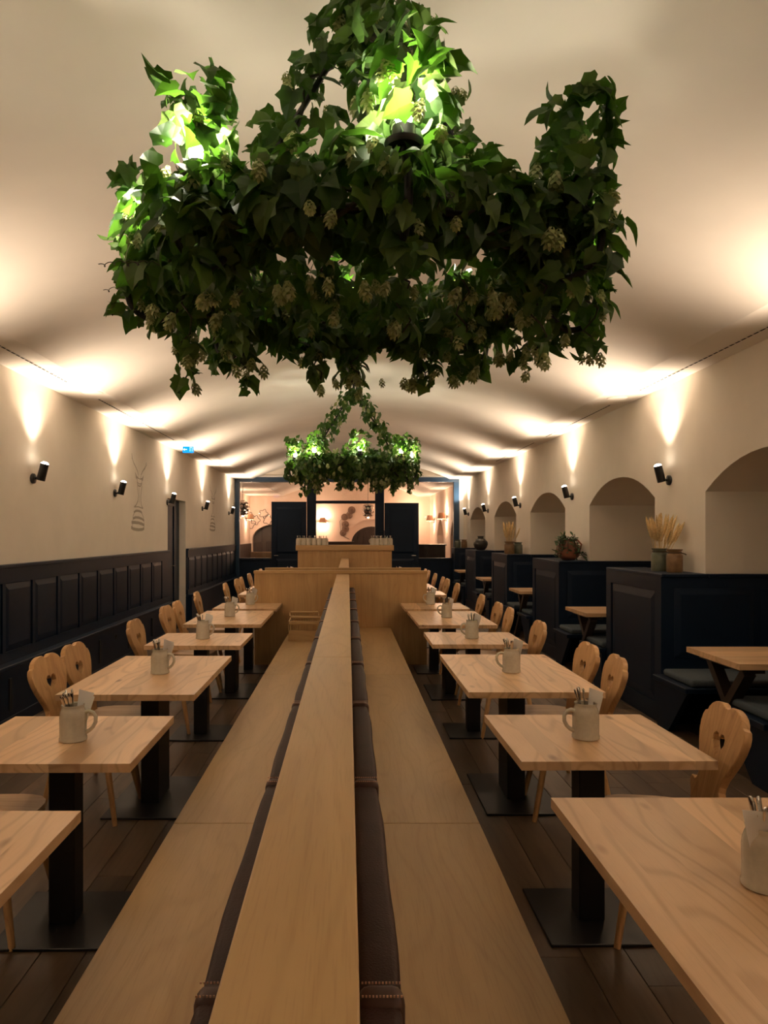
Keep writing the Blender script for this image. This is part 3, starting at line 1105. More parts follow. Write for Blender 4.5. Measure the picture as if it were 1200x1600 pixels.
T_long = make_table(1.22, True, 0)
T_small = make_table(0.70, False, 0)
used = set()
ROWS = {'R': [(1.71, 1), (3.04, 0), (4.48, 1), (5.90, 0), (7.35, 1), (8.54, 0), (10.45, 0), (11.8, 1), (13.15, 0), (14.5, 1)],
        'L': [(1.60, 1), (3.01, 0), (4.42, 1), (5.84, 0), (7.40, 1), (8.56, 0), (10.45, 0), (11.8, 1), (13.15, 0), (14.5, 1)]}
SIDE = {'R': 'booth-side', 'L': 'panelled-wall-side'}
PLACE = ['table nearest the camera', 'second table from the camera', 'third table from the camera', 'fourth table from the camera', 'fifth table from the camera',
         'table against the oak partition', 'first table behind the oak partition', 'second table behind the oak partition', 'third table behind the oak partition', 'last table by the service station']
TABX = {'R': 0.634 + TW / 2, 'L': -0.797 - TW / 2}
for sd in ('R', 'L'):
    for i, (yc, lg) in enumerate(ROWS[sd]):
        src = T_long if lg else T_small
        lb = '%s oak dining table on a black pedestal, %s row, %s' % ('long' if lg else 'square', SIDE[sd], PLACE[i])
        dx = (0.005, -0.004, 0.0, 0.006, 0.012, 0.0, 0, 0, 0, 0)[i] * (1 if sd == 'R' else -1)
        rz = R((0, 0.6, 0, -0.3, 0.3, 0, 0, 0, 0, 0)[i])
        if src.name not in used:
            used.add(src.name)
            o = src
            o.location = (TABX[sd] + dx, yc, 0); o.rotation_euler = (0, 0, rz)
            o['label'] = lb
        else:
            o = dup(src, (TABX[sd] + dx, yc, 0), (0, 0, rz), lb)
        o['group'] = 'oak dining tables along the bench'

# ------------------------------------------------------------------ heart-back chairs (chair faces -x, back at +x)
HALF = [(0.105, -0.02), (0.112, 0.03), (0.128, 0.065), (0.148, 0.085), (0.158, 0.105), (0.150, 0.122), (0.132, 0.122), (0.114, 0.118),
        (0.102, 0.130), (0.100, 0.150), (0.112, 0.182), (0.138, 0.222), (0.165, 0.265), (0.186, 0.312), (0.194, 0.350), (0.190, 0.378),
        (0.178, 0.398), (0.166, 0.402), (0.157, 0.406), (0.150, 0.422), (0.130, 0.440), (0.106, 0.451), (0.082, 0.457), (0.058, 0.460), (0.040, 0.457), (0.024, 0.448), (0.010, 0.445)]


def make_chair():
    t = thing('heart_back_chair', 'x', 'chair')
    q = NB()
    n = 20
    ol = []
    for i in range(28):
        a = 2 * PI * i / 28
        cx, sy = math.cos(a), math.sin(a)
        r_ = 1.0 / (abs(cx) ** 3.2 + abs(sy) ** 3.2) ** (1 / 3.2)
        ol.append((0.205 * r_ * cx, (0.205 - 0.018 * cx) * r_ * sy))
    plate(q, ol, [], 0.032, lambda u, v, w: (u, v, 0.418 + w))
    obj('seat', q, M['chair_seat'], t)
    for sx, sy in ((-1, -1), (-1, 1), (1, -1), (1, 1)):
        q = NB()
        a = Vector((sx * 0.13, sy * 0.13, 0.420)); c = Vector((sx * 0.215, sy * 0.195, 0.0))
        tube(q, [a, a.lerp(c, 0.5), c], [0.020, 0.0175, 0.0135], 8)
        obj('leg', q, M['chair'], t, smooth=50)
    q = NB()
    outer = [(u, v) for u, v in HALF] + [(-u, v) for u, v in reversed(HALF)]
    lean = R(14)
    plate(q, outer, [heart(0, 0.302, 0.106)], 0.032, lambda u, v, w: (0.165 + v * math.sin(lean) + w * math.cos(lean), u, 0.446 + v * math.cos(lean) - w * math.sin(lean)))
    es = [e for e in q.edges if len(e.link_faces) == 2 and e.calc_face_angle(0) > 1.2]
    bmesh.ops.bevel(q, geom=es, offset=0.003, segments=1, affect='EDGES')
    obj('backrest', q, M['chair'], t, smooth=25)
    for sy in (-1, 1):
        q = NB(); box(q, -0.16, 0.17, sy * 0.10 - 0.03, sy * 0.10 + 0.03, 0.396, 0.418, 0.003)
        obj('seat_batten', q, M['chair'], t)
    return t


chair0 = make_chair()
c_first = True
CH = {'R': [(1, 2.99, 1.255, -4, ''), (2, 4.22, 1.255, -5, 'nearer chair'), (2, 4.68, 1.25, 1, 'farther chair'), (3, 5.88, 1.25, 0, ''), (4, 6.98, 1.25, -4, 'nearer chair'), (4, 7.50, 1.25, 0, 'farther chair'),
            (5, 8.5, 1.26, -2, ''), (6, 10.45, 1.27, 0, ''), (7, 11.5, 1.27, 2, 'nearer chair'), (7, 12.05, 1.27, -2, 'farther chair'), (8, 13.1, 1.27, 0, ''), (9, 14.2, 1.27, 1, 'nearer chair'), (9, 14.8, 1.27, -1, 'farther chair')],
      'L': [(1, 3.0, -1.48, -3, ''), (2, 4.20, -1.46, -5, 'nearer chair'), (2, 4.66, -1.465, -3, 'farther chair'), (3, 5.98, -1.46, -1, ''), (4, 7.12, -1.49, -4, 'nearer chair'), (4, 7.66, -1.50, 1, 'farther chair'),
            (5, 8.9, -1.55, 3, ''), (6, 10.5, -1.47, 2, ''), (7, 11.5, -1.46, -2, 'nearer chair'), (7, 12.0, -1.46, 3, 'farther chair'), (8, 13.1, -1.48, 0, ''), (9, 14.2, -1.48, 1, 'nearer chair'), (9, 14.8, -1.48, -2, 'farther chair')]}
for sd in ('R', 'L'):
    for (ti, yc, xc, rz, extra) in CH[sd]:
        lb = 'wooden chair with heart cutout, %s row, at the %s' % (SIDE[sd], PLACE[ti])
        if extra:
            lb = '%s with heart cutout, %s row, at the %s' % ('farther wooden chair' if 'far' in extra else 'nearer wooden chair', SIDE[sd], PLACE[ti])
        ang = R(rz) + (0 if sd == 'R' else PI)
        if c_first:
            c_first = False
            o = chair0
            o.location = (xc, yc, 0); o.rotation_euler = (0, 0, ang); o['label'] = lb
        else:
            o = dup(chair0, (xc, yc, 0), (0, 0, ang), lb)
        o['group'] = 'heart-back chairs along the tables'

# ------------------------------------------------------------------ stoneware mugs with cutlery and napkins
q = NB()
lathe(q, [(0, 0), (0.050, 0), (0.0545, 0.003), (0.0545, 0.012), (0.0525, 0.016), (0.0525, 0.095), (0.0505, 0.112), (0.0465, 0.124), (0.0435, 0.130), (0.0435, 0.136), (0.0455, 0.142),
          (0.0445, 0.145), (0.0405, 0.143), (0.0395, 0.130), (0.047, 0.105), (0.0475, 0.012), (0, 0.010)], 32)
mug_me = mesh_of(q, 'beer_mug', M['stone'], 40)
q = NB()
tube(q, [(0.045, 0, 0.112), (0.062, 0, 0.118), (0.080, 0, 0.112), (0.091, 0, 0.094), (0.090, 0, 0.072), (0.080, 0, 0.053), (0.066, 0, 0.040), (0.050, 0, 0.032)], [0.0085, 0.008, 0.0075, 0.0075, 0.0075, 0.0075, 0.008, 0.009], 10)
han_me = mesh_of(q, 'handle', M['stone'], 60)
q = NB()
tube(q, [(0, 0, 0), (0, 0, 0.07), (0, 0, 0.10), (0, 0, 0.17), (0, 0, 0.188), (0, 0, 0.192)], [0.0035, 0.004, 0.0042, 0.0078, 0.0078, 0.004], 8, 0.55)
knife_me = mesh_of(q, 'table_knife', M['steel'], 50)
q = NB()
tube(q, [(0, 0, 0), (0, 0, 0.06), (0, 0, 0.10), (0, 0, 0.165), (0, 0, 0.178), (0, 0, 0.182)], [0.003, 0.0035, 0.0035, 0.0062, 0.0075, 0.003], 8, 0.4)
fork_me = mesh_of(q, 'dinner_fork', M['steel'], 50)
q = NB()
a = [q.verts.new(p) for p in ((-0.016, 0, 0.0), (0.016, 0, 0.0), (0.034, 0.004, 0.175), (-0.026, -0.002, 0.185))]
q.faces.new(a)
a = [q.verts.new(p) for p in ((-0.015, 0.004, 0.0), (0.017, 0.004, 0.0), (0.038, 0.012, 0.160), (-0.022, 0.008, 0.178))]
q.faces.new(a)
bmesh.ops.solidify(q, geom=q.faces, thickness=0.0015)
nap_me = mesh_of(q, 'paper_napkin', M['napkin'])


def mug_set(loc, ang, where, seed, n=6, napkin=True, groups=None, nap=(0.018, 0.004, 0.002), nrot=None):
    rr = random.Random(seed)
    o = link('beer_mug', mug_me, None, loc, (0, 0, ang))
    tag(o, 'grey stoneware mug holding cutlery ' + where, 'mug', groups or 'stoneware cutlery mugs')
    link('handle', han_me, o)
    base = Vector(loc) + Vector((0, 0, 0.013))
    for i in range(n):
        th = rr.uniform(0, 2 * PI) if napkin is False else rr.uniform(PI * 0.55, PI * 1.6)
        tl = rr.uniform(0.10, 0.34)
        d = Vector((math.cos(th) * math.sin(tl), math.sin(th) * math.sin(tl), math.cos(tl)))
        # touch the rim on the inside
        k_ = min(0.034 / max(math.sin(tl) * 0.13, 1e-3), 1.0)
        start = base + Vector((rr.uniform(-0.012, 0.012), rr.uniform(-0.012, 0.012), 0)) - Vector((d.x, d.y, 0)) * 0.02
        kn = rr.random() < 0.55
        c = link('table_knife' if kn else 'dinner_fork', knife_me if kn else fork_me, None, start)
        c.rotation_euler = (d.to_track_quat('Z', 'Y') @ Euler((0, 0, rr.uniform(0, 6))).to_quaternion()).to_euler()
        if kn:
            tag(c, 'steel knife standing in the mug ' + where, 'cutlery', 'knives in the mug ' + where)
        else:
            tag(c, 'steel fork standing in the mug ' + where, 'cutlery', 'forks in the mug ' + where)
    if napkin:
        where_n = where.replace('from the camera', '').strip()
        c = link('paper_napkin', nap_me, None, base + Vector(nap), nrot or (R(-6), R(9), R(rr.uniform(-15, 15))))
        tag(c, 'folded paper napkin in the mug ' + where, 'napkin')


MUGS = {'R': [(1.735, 0.985, 6), (3.0, 0.968, 5), (4.44, 0.985, 7), (5.89, 0.99, 4), (7.36, 0.985, 6), (8.75, 0.98, 3), (10.4, 0.98, 3), (11.8, 0.98, 3), (13.1, 0.98, 3), (14.5, 0.98, 3)],
        'L': [(None, 0, 0), (2.97, -1.11, 7), (4.40, -1.125, 7), (5.86, -1.157, 7), (7.46, -1.20, 6), (8.72, -1.16, 4), (10.4, -1.16, 3), (11.8, -1.16, 3), (13.1, -1.16, 3), (14.5, -1.16, 3)]}
for sd in ('R', 'L'):
    for i, (y_, x_, n_) in enumerate(MUGS[sd]):
        if y_ is None:
            continue
        ang = R(185 + 8 * math.sin(i * 3)) if sd == 'R' else R(-6 + 8 * math.sin(i * 2))
        if sd == 'R' and i == 0:
            ang = R(60)
        mug_set((x_, y_, 0.75), ang, 'on the %s %s' % (SIDE[sd], PLACE[i]), 100 + i + (50 if sd == 'L' else 0), n_, **({'nap': (-0.012, -0.014, 0.002), 'nrot': (R(10), R(-8), R(-20))} if sd == 'R' and i == 0 else {}))
for sidx, (xa, xb, lb) in enumerate(((-1.02, -0.46, 'panelled-wall end'), (0.50, 0.88, 'booth end'))):
    n_ = 6 if sidx == 0 else 5
    for i in range(n_):
        for j in range(2):
            rr = random.Random(i * 10 + j + sidx * 100)
            lc = (xa + (xb - xa) * (i + 0.25 * j) / (n_ - 1 + 0.3), 15.12 + 0.2 * j, 1.36)
            o = link('beer_mug', mug_me, None, lc, (0, 0, rr.uniform(0, 6)))
            tag(o, 'stoneware mug among those crowded on the %s of the service station' % lb, 'mug', 'mugs at the %s of the service station' % lb)
            link('handle', han_me, o)
            for m_ in range(2):
                tl, th = rr.uniform(0.05, 0.3), rr.uniform(0, 6.28)
                d = Vector((math.cos(th) * math.sin(tl), math.sin(th) * math.sin(tl), math.cos(tl)))
                c = link('dinner_fork', fork_me, None, Vector(lc) + Vector((-d.x * 0.03, -d.y * 0.03, 0.013)))
                c.rotation_euler = d.to_track_quat('Z', 'Y').to_euler()
                tag(c, 'steel fork among the mugs on the %s of the service station' % lb, 'cutlery', 'forks at the %s of the service station' % lb)

# ------------------------------------------------------------------ slatted caddies on the bench
def caddy(loc, rz, label):
    t = thing('wooden_caddy', label, 'caddy', loc, rz, 'wooden caddies on the bench seat')
    W, D = 0.158, 0.085
    q = NB(); box(q, -W, W, -D, D, 0, 0.012); obj('bottom', q, M['bench_x'], t)
    q = NB(); box(q, -W, W, -D, -D + 0.010, 0.012, 0.115, 0.002); obj('front_board', q, M['bench_x'], t)
    q = NB(); box(q, -W, W, -D - 0.004, -D + 0.014, 0.178, 0.212, 0.002); obj('front_rail', q, M['bench_x'], t)
    for i in range(12):
        q = NB(); box(q, -W + 0.008 + i * 0.0245, -W + 0.020 + i * 0.0245, -D + 0.001, -D + 0.009, 0.115, 0.178)
        obj('slat', q, M['bench_z'], t)
    q = NB(); box(q, -W, W, D - 0.010, D, 0.012, 0.20, 0.002); obj('back_board', q, M['bench_x'], t)
    for s in (-1, 1):
        q = NB()
        plate(q, [(-D, 0.0), (D, 0.0), (D, 0.21), (D - 0.04, 0.235), (0, 0.215), (-D, 0.212)], [], 0.010, lambda u, v, w, s=s: (s * (W + 0.0005) + (w if s > 0 else -w), u, v))
        obj('side_board', q, M['bench_z'], t)
    q = NB(); box(q, -W, W, D - 0.045, D + 0.005, 0.225, 0.245, 0.003); obj('handle_rail', q, M['bench_x'], t)
    for i in range(11):
        q = NB(); box(q, -W + 0.012 + i * 0.026, -W + 0.026 + i * 0.026, D - 0.024, D - 0.012, 0.013, 0.222)
        obj('slat', q, M['bench_z'], t)


caddy((-0.46, 7.86, SEAT_Z), R(-3), 'slatted wooden caddy on the bench seat, the one nearer the camera')
caddy((-0.50, 8.40, SEAT_Z), R(4), 'slatted wooden caddy on the bench seat, the one by the oak partition')

# ------------------------------------------------------------------ booths along the right wall
BX = 2.62
BH = 1.25


def divider(k, label):
    ya = 6.12 + PER * k
    yb = min(ya + 1.30, Y1 - 0.08)
    t = thing('booth_divider', label, 'divider', (BX, ya, 0), 0, 'booth dividers')
    L_ = yb - ya
    q = NB()
    box(q, 0.0, XR - BX - 0.002, 0, L_, 0, BH - 0.025)
    obj('body', q, M['navy'], t)
    # wings reaching into the recesses carry the seat backs
    if k < 4:
        q = NB(); box(q, XR - BX, 1.62, L_ - 0.19, L_, 0, BH - 0.026); obj('back_wing', q, M['navy'], t)
    q = NB(); box(q, XR - BX, 1.62, 0, 0.055, 0, BH - 0.026); obj('back_wing', q, M['navy'], t)
    q = NB(); box(q, -0.015, XR - BX - 0.002, -0.012, L_ + 0.012, BH - 0.025, BH, 0.004); obj('top_board', q, M['navy'], t)
    q = NB(); box(q, XR - BX, 1.62, -0.012, 0.058, BH - 0.025, BH, 0.004); obj('top_board', q, M['navy'], t)
    q = NB(); box(q, -0.012, 0, 0, L_, 0, 0.10, 0.002); obj('plinth', q, M['navy'], t)
    for (za, zb) in ((0.10, 0.16), (BH - 0.145, BH - 0.025)):
        q = NB(); box(q, -0.018, 0, 0, L_, za, zb); obj('rail', q, M['navy'], t)
    for (a, c) in ((0, 0.13), (L_ - 0.13, L_)):
        q = NB(); box(q, -0.018, 0, a, c, 0.16, BH - 0.145); obj('stile', q, M['navy'], t)
    if L_ > 0.6:
        link('panel', panel_mesh(L_ - 0.28, BH - 0.145 - 0.16 - 0.014, 0.016, 0.07), t, (-0.001, L_ / 2, 0.167), (0, 0, PI))
    for px, w in ((0.42, 0.66), (1.14, 0.66)):
        link('panel', panel_mesh(w, 0.58), t, (px, -0.001, 0.55), (0, 0, R(-90)))


DV = ['booth divider before the first booth table, beside the camera', 'nearest navy booth divider in view, with wheat jars on top', 'second navy booth divider, with the trailing plant on top',
      'third navy booth divider, with wheat in a brown pot on top', 'fourth navy booth divider, with the dark round vase on top', 'last navy booth divider against the glazed partition']
for k in range(-1, 5):
    divider(k, DV[k + 1])


def booth_bench(yb, sgn, label):
    """seat whose back is at yb, seat projects along sgn*y"""
    t = thing('booth_bench', label, 'bench', (2.52, yb, 0), 0 if sgn > 0 else PI)
    s = 1 if sgn > 0 else -1
    t.rotation_euler = (0, 0, 0)
    D = 0.60
    def yr(a, c):
        return (a, c) if s > 0 else (-c, -a)
    a, c = yr(0.003, D)
    q = NB(); box(q, 0, 1.70, a, c, 0.385, 0.425, 0.004); obj('seat_board', q, M['navy'], t)
    for xx in (0.04, 0.95, 1.62):
        q = NB()
        plate(q, [(s * 0.003, 0), (s * 0.20, 0), (s * (D - 0.05), 0.384), (s * 0.003, 0.384)], [], 0.04, lambda u, v, w, xx=xx: (xx + w, u, v))
        obj('bracket', q, M['navy'], t)
    lb2 = label.replace('navy bench in the', 'grey seat pad on the bench, ').replace('  ', ' ').replace(' from the camera', '')
    q = NB(); box(q, 0.06, 1.66, min(s * 0.06, s * (D - 0.03)), max(s * 0.06, s * (D - 0.03)), 0.0, 0.055, 0.022, 4)
    for v in q.verts:
        if v.co.z > 0.03:
            v.co.z += 0.004 * math.sin(v.co.x * 5)
    o = obj('seat_pad', q, M['pad'], None, (2.52, yb, 0.4255), smooth=60)
    tag(o, lb2, 'cushion')


BN = ['first', 'second', 'third', 'fourth', 'fifth']
for k in range(5):
    ya = 6.12 + PER * (k - 1) + 1.30
    yb = 6.12 + PER * k
    booth_bench(ya + 0.012, 1, 'navy bench in the %s booth from the camera, on its near side' % BN[k])
    booth_bench(yb - 0.022, -1, 'navy bench in the %s booth from the camera, on its far side' % BN[k])


def booth_table(y0, label):
    t = thing('booth_table', label, 'table', (2.50, y0, 0), 0, 'booth tables with crossed legs')
    L_ = 0.74
    n = 7
    for i in range(n):
        w = L_ / n
        q = NB(); box(q, 0, 1.60, -w / 2, w / 2, 0.712, 0.75)
        obj('plank', q, M['booth_top'], t, (0, w * (i + 0.5), 0))
    for xx in (0.10, 1.40):
        for a, c, dx in ((0.08, 0.68, 0), (0.68, 0.08, 0.062)):
            q = NB(); beam(q, (xx + dx, a, 0.685), (xx + dx, c, 0.0), 0.06, 0.075, Vector((1, 0, 0)))
            obj('leg', q, M['dark_wood'], t)
        q = NB(); box(q, xx - 0.03, xx + 0.092, 0.05, 0.69, 0.680, 0.712); obj('top_bearer', q, M['dark_wood'], t)


M['booth_top'] = wood('oak_booth_top', 0, OAK_D, OAK_M, OAK_L, 0.40, 0.15, 0.5, 6.0, cross='Y')
for k in range(5):
    y0 = 4.70 + PER * k + (0.06 if k else 0)
    booth_table(y0, 'oak table with dark crossed legs in the %s booth from the camera' % BN[k])

# ------------------------------------------------------------------ decoration on the dividers
def jar(loc, h, r_, mat, label, rope=True, lip=0.8):
    q = NB()
    lathe(q, [(0, 0), (r_ * 0.95, 0), (r_, 0.01), (r_, h * 0.72), (r_ * 0.97, h * 0.76), (r_ * 0.80, h * 0.82), (r_ * 0.76, h * 0.88), (r_ * 0.98, h * 0.97), (r_, h), (r_ * 0.9, h), (r_ * 0.68, h * 0.88), (r_ * 0.72, h * 0.8), (r_ * 0.9, h * 0.7), (r_ * 0.9, 0.02), (0, 0.02)], 28)
    o = obj('stoneware_jar', q, mat, None, loc, smooth=40)
    tag(o, label, 'jar')
    if rope:
        q = NB(); tube(q, [(r_ * 0.80 * math.cos(a), r_ * 0.80 * math.sin(a), h * 0.85) for a in [2 * PI * i / 20 for i in range(21)]], 0.006, 6)
        tube(q, [(r_ * 0.5, -r_ * 0.66, h * 0.85), (r_ * 1.0, -r_ * 0.85, h * 0.80), (r_ * 1.15, -r_ * 0.8, h * 0.76)], 0.005, 6)
        obj('rope', q, M['rope'], o)
    return o


def wheat(loc, n, h, spread, label, seed, lean=0.0):
    rr = random.Random(seed)
    t = thing('dried_wheat_bunch', label, 'dried flowers', loc)
    for i in range(n):
        th = rr.uniform(0, 2 * PI)
        tl = rr.uniform(0.05, spread)
        hh = h * rr.uniform(0.8, 1.08)
        d = Vector((math.cos(th) * math.sin(tl) + lean, math.sin(th) * math.sin(tl) * 0.6, math.cos(tl))).normalized()
        s = Vector((rr.uniform(-0.02, 0.02), rr.uniform(-0.02, 0.02), 0))
        q = NB()
        a = s
        pts = [a, a + d * hh * 0.55, a + d * hh * 0.6, a + d * hh * 0.75, a + d * hh * 0.92, a + d * hh]
        tube(q, pts, [0.0025, 0.0025, 0.009, 0.014, 0.010, 0.002], 6)
        obj('wheat_ear', q, M['wheat'], t, smooth=60)


T0 = BH
# nearest divider
jar((2.80, 6.62, T0), 0.205, 0.070, M['jar_green'], 'grey-green stoneware jar on the nearest booth divider, holding dried wheat')
jar((2.855, 6.44, T0), 0.20, 0.068, M['jar_brown'], 'brown stoneware jar tied with rope on the nearest booth divider')
wheat((2.80, 6.62, T0 + 0.03), 26, 0.48, 0.50, 'bunch of pale dried wheat in the grey-green jar on the nearest divider', 3)
# second divider: terracotta jug on its side with a trailing plant
t = thing('terracotta_jug', 'round terracotta jug on the second booth divider under the trailing plant', 'jug', (2.82, 9.42, T0 + 0.003))
q = NB()
lathe(q, [(0, 0.0), (0.08, 0.003), (0.125, 0.04), (0.15, 0.10), (0.145, 0.16), (0.11, 0.21), (0.07, 0.235), (0.06, 0.25), (0.07, 0.265), (0.055, 0.26), (0.05, 0.23), (0, 0.22)], 28)
obj('body', q, M['terracotta'], t, smooth=50)
q = NB(); tube(q, [(0.06, 0, 0.25), (0.12, 0, 0.25), (0.165, 0, 0.2), (0.147, 0, 0.13)], 0.012, 8); obj('handle', q, M['terracotta'], t, smooth=50)
t = thing('trailing_plant', 'green trailing plant spilling over the terracotta jug on the second divider', 'plant', (2.76, 9.36, T0 + 0.003))
rr = random.Random(11)
lm = NB()
tube(lm, [(0, 0, 0), (0, 0, 0.02), (0, 0, 0.045), (0, 0, 0.06)], [0.004, 0.012, 0.012, 0.002], 6, 0.3)
lm = mesh_of(lm, 'leaf', M['succulent'], 60)
for i in range(15):
    th = rr.uniform(PI * 0.75, PI * 1.85)
    q = NB()
    out = rr.uniform(0.06, 0.17)
    p0 = Vector((0.05, 0.04, 0.26)); top = Vector((0.03 + math.cos(th) * out * 0.6, 0.02 + math.sin(th) * out * 0.6, 0.29 + rr.uniform(-0.02, 0.03)))
    down = Vector((math.cos(th) * out + 0.02, math.sin(th) * out, rr.uniform(0.02, 0.2)))
    if i > 12:
        down = Vector((0.22 + 0.08 * (i - 13), -0.12, 0.012)); top = Vector((0.10, -0.13, 0.10))
    pts = [p0, top, top.lerp(down, 0.5) + Vector((0, 0, 0.03)), down]
    tube(q, pts, 0.004, 5); obj('stem', q, M['stem'], t)
    for s in range(9):
        f = s / 8
        p = top.lerp(down, f) + Vector((0, 0, 0.03 * math.sin(PI * f)))
        o = link('leaf', lm, t, p, (rr.uniform(-2.4, 2.4), rr.uniform(-2.4, 2.4), rr.uniform(0, 6)))
# third divider
jar((2.72, 12.42, T0), 0.21, 0.085, M['jar_brown'], 'brown stoneware jar on the third booth divider, holding dried wheat', False)
jar((2.88, 12.48, T0), 0.20, 0.075, M['jar_green'], 'greenish stoneware jar beside the brown one on the third divider', False)
wheat((2.72, 12.42, T0 + 0.03), 22, 0.50, 0.42, 'bunch of pale dried wheat in the brown jar on the third divider', 5, 0.0)
# fourth divider: dark round vase
q = NB()
lathe(q, [(0, 0), (0.08, 0.0), (0.125, 0.05), (0.150, 0.12), (0.145, 0.17), (0.10, 0.225), (0.062, 0.245), (0.06, 0.28), (0.075, 0.295), (0.07, 0.298), (0.05, 0.28), (0.05, 0.24), (0, 0.23)], 28)
o = obj('round_vase', q, M['jar_dark'], None, (2.78, 15.45, T0), smooth=50)
tag(o, 'dark round-bellied stoneware vase on the fourth booth divider', 'vase')
# last divider
jar((2.70, 18.15, T0), 0.20, 0.075, M['jar_green'], 'greenish jar on the last booth divider by the glazing', False)
jar((2.865, 18.18, T0), 0.20, 0.075, M['jar_brown'], 'brown jar on the last booth divider by the pillar', False)

# ------------------------------------------------------------------ hop-covered chandeliers
LEAF_V = [(0, 0, 0), (0, 0.42, -0.02), (0, 0.98, -0.16),
          (0.17, -0.15, 0.03), (0.42, -0.10, 0.06), (0.40, 0.12, 0.08), (0.53, 0.38, 0.06), (0.35, 0.50, 0.07), (0.20, 0.72, 0.0),
          (-0.17, -0.15, 0.03), (-0.42, -0.10, 0.06), (-0.40, 0.12, 0.08), (-0.53, 0.38, 0.06), (-0.35, 0.50, 0.07), (-0.20, 0.72, 0.0)]
LEAF_F = [(0, 3, 4), (0, 4, 5), (0, 5, 1), (5, 6, 7), (5, 7, 1), (1, 7, 8), (1, 8, 2),
          (0, 10, 9), (0, 11, 10), (0, 1, 11), (11, 13, 12), (11, 1, 13), (1, 14, 13), (1, 2, 14)]
LV = np.array(LEAF_V, dtype=float)


def leaf_variant(seed):
    rg = np.random.RandomState(seed)
    v = LV.copy()
    v[:, 2] += 0.35 * (rg.rand() - 0.3) * np.abs(v[:, 0]) - 0.30 * rg.rand() * v[:, 1] ** 2
    v[:, 0] *= 0.9 + 0.25 * rg.rand()
    v[1:, :2] += (rg.rand(len(v) - 1, 2) - 0.5) * 0.05
    return v


VARS = [leaf_variant(s) for s in range(4)]
leaf_me = []
for i, v in enumerate(VARS):
    me = bpy.data.meshes.new('leaf')
    me.from_pydata([tuple(p) for p in v], [], LEAF_F)
    me.materials.append(M['leaf'])
    leaf_me.append(me)
q = NB()
for r_ in range(6):
    for k in range(5):
        a = 2 * PI * (k + 0.5 * (r_ % 2)) / 5
        z = -0.10 - r_ * 0.15
        w = 0.30 * math.sin(PI * (r_ + 1.2) / 7.6) + 0.03
        def P_(an, rad, zz):
            return q.verts.new((math.cos(an) * rad, math.sin(an) * rad, zz))
        v0 = P_(a - 0.55, w * 0.75, z + 0.09); v1 = P_(a + 0.55, w * 0.75, z + 0.09)
        v2 = P_(a + 0.35, w * 1.05, z - 0.05); v3 = P_(a, w * 1.18, z - 0.14); v4 = P_(a - 0.35, w * 1.05, z - 0.05)
        q.faces.new((v0, v1, v2, v3, v4))
cone_me = mesh_of(q, 'hop_cone', M['cone'])


def spline(pts, n=5):
    out = []
    P = [pts[0]] + list(pts) + [pts[-1]]
    for a, b_, c, d in zip(P, P[1:], P[2:], P[3:]):
        for i in range(n):
            f = i / n
            out.append(0.5 * ((2 * b_) + (c - a) * f + (2 * a - 5 * b_ + 4 * c - d) * f * f + (3 * b_ - a - 3 * c + d) * f ** 3))
    return out + [pts[-1]]


def frame_from(tip, nrm):
    y = tip.normalized()
    z = (nrm - y * nrm.dot(y))
    if z.length < 1e-3:
        z = Vector((1, 0, 0)).cross(y)
    z.normalize()
    x_ = y.cross(z)
    return Matrix((x_, y, z)).transposed()


